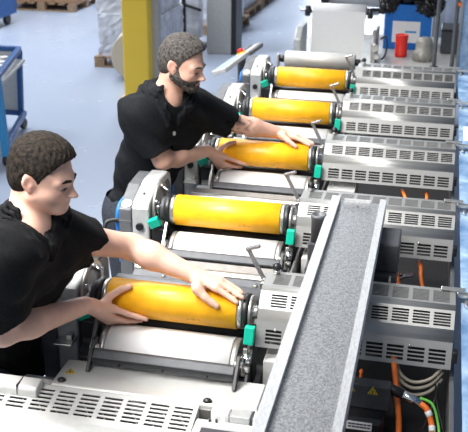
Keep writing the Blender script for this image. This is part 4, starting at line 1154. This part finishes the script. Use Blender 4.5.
    def val(P_):
        k = np.clip(np.round((P_ - sh_f.lo)/sh_f.h).astype(int), 0, sh_f.n-1); return sh_f.F[tuple(k)]
    Fs = sh_f.F.copy()
    def push(P_, d_, lift=.004):
        for _ in range(40):
            k = np.clip(np.round((P_ - sh_f.lo)/sh_f.h).astype(int), 0, sh_f.n-1)
            if Fs[tuple(k)] > lift: break
            P_ = P_ + d_*.003
        return P_
    ring = []; fall = []
    for i in range(N_+1):
        w = radians(16) + (2*pi-radians(32))*i/N_
        o_ = e1*cos(w) + e2*sin(w)
        p0 = nb + e1*.006 + o_*.062 - nd*(.030*cos(w) - .012); ring.append(push(p0, norm(nd + o_*.15), .001) + nd*.012)
        p1 = nb + e1*.006 + o_*.094 - nd*(.030*cos(w) + .010); fall.append(push(p1, norm(nd*.8 + o_*.5), .003))
    for i in range(N_):
        sh_f.apply(cap(ring[i], ring[i+1], .0065), .003)
        for a in (0., .35, .7, 1.):
            sh_f.apply(cap(ring[i]*(1-a) + fall[i]*a, ring[i+1]*(1-a) + fall[i+1]*a, .0062), .003)
    for s_, k0, kk in ((1, 0, 3), (-1, N_, N_-3)):
        tip = push(ring[k0] + e1*.030 - nd*.066 + e2*.016*s_, norm(e1 + nd*.3), .003)
        for a in (0., .2, .4, .6, .8, 1.):
            q0_ = ring[k0]*(1-a) + fall[kk]*a
            for b_ in (0., .5):
                m0 = push(q0_*(1-b_) + tip*b_, norm(e1 + nd*.3), .003); m1 = push(q0_*(.5-b_) + tip*(.5+b_), norm(e1 + nd*.3), .003)
                sh_f.apply(cap(m0, m1, .0062, .0055), .003)
    v2, q2 = sh_f.mesh()
    shirt = to_obj('polo_shirt', v2, q2, M[style['shirt']], root, base, 2)
    shirt['label'] = 'black short sleeved polo shirt'
    # trousers
    tf = Field(np.array([*(np.array([*hipj, *knees, *feet]).min(0)-.2)[:2], .03]), np.array([*(np.array([*hipj, *knees, *feet]).max(0)+.2)[:2], hips[2]+.09]), .0075)
    tf.apply(cap(hips - np.array([0,0,.02]), hips + np.array([0,0,.06]), .150, .146, hz, .72), .03)
    for hp, kn, ft in zip(hipj, knees, feet):
        tf.apply(cap(hp, kn, .095, .070), .03); tf.apply(cap(kn, ft + np.array([0,0,.09]), .068, .055), .02)
    v3, q3 = tf.mesh(); tr = to_obj('trousers', v3, q3, M['trousers'], root, base, 2); tr['label'] = 'dark work trousers'
    for ft in feet:
        sf = Field(ft - np.array([.25,.25,.0]) - np.array([0,0,.012]), ft + np.array([.25,.25,.16]), .006)
        sf.apply(cap(ft + np.array([0,0,.052]) - hz*.03, ft + hz*.16 + np.array([0,0,.038]), .050, .038), .02)
        sf.apply(cap(ft + np.array([0,0,.05]), ft + np.array([0,0,.11]), .048, .044), .02)
        sf.apply((lambda P: P[..., 2] - .003, ft-.25, ft+.25), .003, 's')
        v4, q4 = sf.mesh(); to_obj('shoe', v4, q4, M['leather'], root, base, 1)
    # hair, brows, eyes
    def headfield(fn, res=.0032, box=((-.14,-.115,-.16),(.15,.115,.175))):
        g = Field(np.array(box[0]), np.array(box[1]), res)
        fn(g); vv, qq = g.mesh(); vv[:, 2] = np.where(vv[:, 2] < 0, vv[:, 2]*FZ, vv[:, 2]); return (vv*hs) @ Rm.T + hc, qq
    def grid(g):
        a = [g.lo[i] + g.h*np.arange(g.n[i]) for i in range(3)]
        return np.meshgrid(*[t_.astype(np.float32) for t_ in a], indexing='ij')
    def mk_hair(g):
        hp = style['hair']
        g.apply(ell((-.005,0,.036), (.098+hp['side'],.077+hp['side'],.092+hp['top']*.6)), .0)
        g.apply(ell((.012,0,.066), (.086+hp['quiff'],.068,.064+hp['top'])), .02)
        g.apply(ell((-.045,0,-.02), (.052,.062,.07)), .03)
        x, y, z = grid(g)
        # hairline height as a function of how far forward
        xs = np.array([-.16, -.06, -.030, -.018, -.012, .020, .026, .034, .055, .080, .10, .16]); zs = np.array(hp['line'])
        g.F = np.maximum(g.F, (np.interp(x, xs, zs).astype(np.float32) - z)*.8)
        g.F += (hp['amp']*(np.sin(x*150+4*np.sin(y*60)+z*70)*np.sin(y*190+3*np.sin(x*55)) + .7*np.sin(x*270+y*330+2*np.sin(z*90)))*np.clip((z+.02)*14, .25, 1)).astype(np.float32)
        # leave the ears free
        for s_ in (1,-1): g.apply(ell((-.002,.082*s_,-.008), (.023,.03,.036)), .006, 's')
    vv, qq = headfield(mk_hair); hr = to_obj('hair', vv, qq, M[style['hairmat']], root, base, 1)
    def mk_brow(g):
        for s_ in (1,-1):
            g.apply(cap((.1035,.014*s_,.0205), (.0985,.034*s_,.0245), .0050, .0046), 0)
            g.apply(cap((.0985,.034*s_,.0245), (.0855,.053*s_,.019), .0046, .0030), .003)
            g.apply(cap((.0975,.0215*s_,-.003), (.0965,.034*s_,-.0015), .0022, .0026), 0)
            g.apply(cap((.0965,.034*s_,-.0015), (.0905,.0455*s_,-.006), .0026, .0020), 0)
    vv, qq = headfield(mk_brow, .0018, ((.06,-.07,-.02),(.115,.07,.045))); to_obj('brows_and_lashes', vv, qq, M[style['hairmat']], root, base, 1)
    if 'beard' in style:
        def mk_beard(g):
            for prim, k, op in head_prims()[:10]: g.apply(prim, k, op, .004 if op == 'u' else 0)
            x, y, z = grid(g)
            xs = np.array([-.2, -.02, -.012, .022, .034, .05, .075, .09, .2]); zs = np.array([-.2, -.2, .012, .012, -.02, -.045, -.054, -.050, -.050])
            g.F = np.maximum(g.F, (z - np.interp(x, xs, zs).astype(np.float32))*.8)
            g.F = np.maximum(g.F, -(x + .014)*1.0)
            g.F += (0.0009*(np.sin(x*310+y*120)*np.sin(y*290+z*200)+np.sin(z*330+x*140))).astype(np.float32)
            g.apply(ell((.105,0,-.0715), (.022,.023,.0095)), .004, 's')
            g.apply(ell((.115,0,-.040), (.020,.016,.011)), .004, 's')
        vv, qq = headfield(mk_beard, .003); to_obj('beard', vv, qq, M['beard'], root, base, 1)
    for s_ in (1,-1):
        c = (np.array([.0835,.032*s_,-.004])*hs) @ Rm.T + hc
        e = MB().sphere(c, .0125*hs, 16).build('eye', M['eye'], root, base)
        g_ = norm(Rm @ np.array([.85, 0, -.5])); MB().sphere(c + g_*.0078*hs, .0062*hs, 12).build('iris', M['iris'], e, base)
    return root, shirt, dict(Rm=Rm, hc=hc, hs=hs)

CA1 = (2.336, 1.17)
J1 = dict(hips=(-1.25,2.23,.95), mid=(-1.205,2.17,1.17), chest=(-1.085,2.09,1.345), neck=(-1.025,2.05,1.486),
    Rsh=(-1.01,1.89,1.475), Lsh=(-.995,2.20,1.415), Rel=(-1.052,1.935,1.245), Lel=(-.84,2.37,1.325), Rwr=(-.91,2.185,1.216), Lwr=(-.628,2.345,1.262),
    head=(-.983,2.088,1.634), yaw=0, pitch=12, roll=0, hs=.85, front=(.8,-.58,0),
    Rkn=(-1.29,2.16,.50), Lkn=(-1.29,2.32,.50), Rft=(-1.37,2.23,0), Lft=(-1.36,2.42,0))
S1 = dict(label='m', torso=.93, twist=0, skin='skin', shirt='shirt', sleeve=(.70,.46), phase=.4, hairmat='hair_brown', stubble=.16,
    hair=dict(side=.004, top=.017, quiff=.012, amp=.0014, line=[-.07,-.075,-.062,-.03,.0,.0,.0,.026,.048,.080,.094,.096]))
p1, shirt1, H1 = person(J1, CA1, S1, 'person in a black polo shirt at the left front, gripping the nearest orange cylinder', (-1.2, 2.18, 0))
CA2 = (3.761, 1.178)
J2 = dict(hips=(-1.215,3.55,.95), mid=(-1.155,3.52,1.17), chest=(-1.075,3.46,1.34), neck=(-1.05,3.42,1.485),
    Rsh=(-1.115,3.30,1.455), Lsh=(-.955,3.585,1.415), Rel=(-1.035,3.34,1.262), Lel=(-.80,3.70,1.325), Rwr=(-.91,3.61,1.226), Lwr=(-.628,3.80,1.266),
    head=(-.975,3.41,1.640), yaw=-9, pitch=14, roll=0, hs=.90, front=(.72,-.66,0),
    Rkn=(-1.24,3.48,.50), Lkn=(-1.26,3.63,.50), Rft=(-1.35,3.46,0), Lft=(-1.37,3.66,0))
S2 = dict(label='m', torso=.88, twist=26, skin='skin2', shirt='shirt2', sleeve=(.78,.80), phase=2.1, hairmat='hair_grey', beard=1, tattoo=((-.785,3.70,1.335), .06),
    hair=dict(side=.005, top=.010, quiff=.005, amp=.0012, line=[-.06,-.07,-.062,-.03,.0,-.01,-.005,.035,.058,.086,.098,.098]))
p2, shirt2, H2 = person(J2, CA2, S2, 'bearded person in a black polo shirt standing behind, lifting the third orange cylinder', (-1.25, 3.53, 0))
from mathutils.bvhtree import BVHTree
def on_surface(o, base, P, mb_name, r, m, label):
    """a small mark laid on the surface of a garment"""
    bv = BVHTree.FromPolygons([v_.co for v_ in o.data.vertices], [p_.vertices for p_ in o.data.polygons])
    loc, n, i, d = bv.find_nearest(Vector(P) - Vector(base))
    k = MB().cyl(loc, loc + n*.0035, r, 12).build(mb_name, m, o); k['label'] = label
on_surface(shirt2, (-1.25, 3.53, 0), (-.955, 3.345, 1.375), 'chest_emblem', .009, M['label_white'], 'small white chest emblem')
def earring():
    c = (np.array([.002,-.081,-.034])*H2['hs']) @ H2['Rm'].T + H2['hc']
    k = MB().sphere(c, .0042, 10).build('ear_stud', M['ink'], p2, (-1.25, 3.53, 0)); k['label'] = 'black ear stud'
earring()
#ENDPEOPLE

# ------------------------------------------------------------------ light
w = bpy.data.worlds.new('hall_light'); SC.world = w; w.use_nodes = True
nt = w.node_tree; bg = nt.nodes['Background']
tc = nt.nodes.new('ShaderNodeTexCoord'); sx = nt.nodes.new('ShaderNodeSeparateXYZ'); nt.links.new(tc.outputs['Generated'], sx.inputs[0])
rp = nt.nodes.new('ShaderNodeValToRGB'); mr = nt.nodes.new('ShaderNodeMapRange'); mr.inputs['From Min'].default_value = -1
nt.links.new(sx.outputs['X'], mr.inputs['Value']); nt.links.new(mr.outputs[0], rp.inputs['Fac'])
e = rp.color_ramp.elements; e[0].color = (.97, .99, 1.04, 1); e[1].color = (.26, .33, .44, 1); e[0].position = .38; e[1].position = .58
nt.links.new(rp.outputs['Color'], bg.inputs['Color']); bg.inputs['Strength'].default_value = .50
def area(name, loc, size, sy, power, target, col=(1,1,1)):
    l = bpy.data.lights.new(name, 'AREA'); l.shape = 'RECTANGLE'; l.size = size; l.size_y = sy; l.energy = power; l.color = col
    o = bpy.data.objects.new(name, l); COL.objects.link(o); o.location = loc
    o.rotation_euler = (Vector(target) - Vector(loc)).to_track_quat('-Z', 'Y').to_euler()
    return o
for k in range(3):      # unseen lamps added over the aisle, brightening the covers' left ends
    l = area('aisle_fill', (-1.75, 1.7 + 1.75*k, 3.5), .5, 1.5, (37, 22, 18)[k], (-.95, 2.45 + 1.6*k, 1.2), (1, .98, .95)); l.data.spread = radians(76)
area('overhead_light', (-1.9, -.6, 5.0), 2.4, 1.2, 40, (-1.1, 2.8, 1.1), (1, .98, .95)).data.spread = radians(75)  # unseen front fill, added to brighten the faces and drum fronts
area('overhead_light', (-5.5, 9.0, 6.0), 1.5, 6.0, 480, (-5, 9.5, 0), (.92, .96, 1))
area('overhead_light', (-4.5, 15.0, 6.5), 1.5, 6.0, 460, (-4.5, 14.5, 0), (.92, .96, 1))
SC.view_settings.view_transform = 'Standard'; SC.view_settings.look = 'None'; SC.view_settings.gamma = 1; SC.view_settings.exposure = 0.0
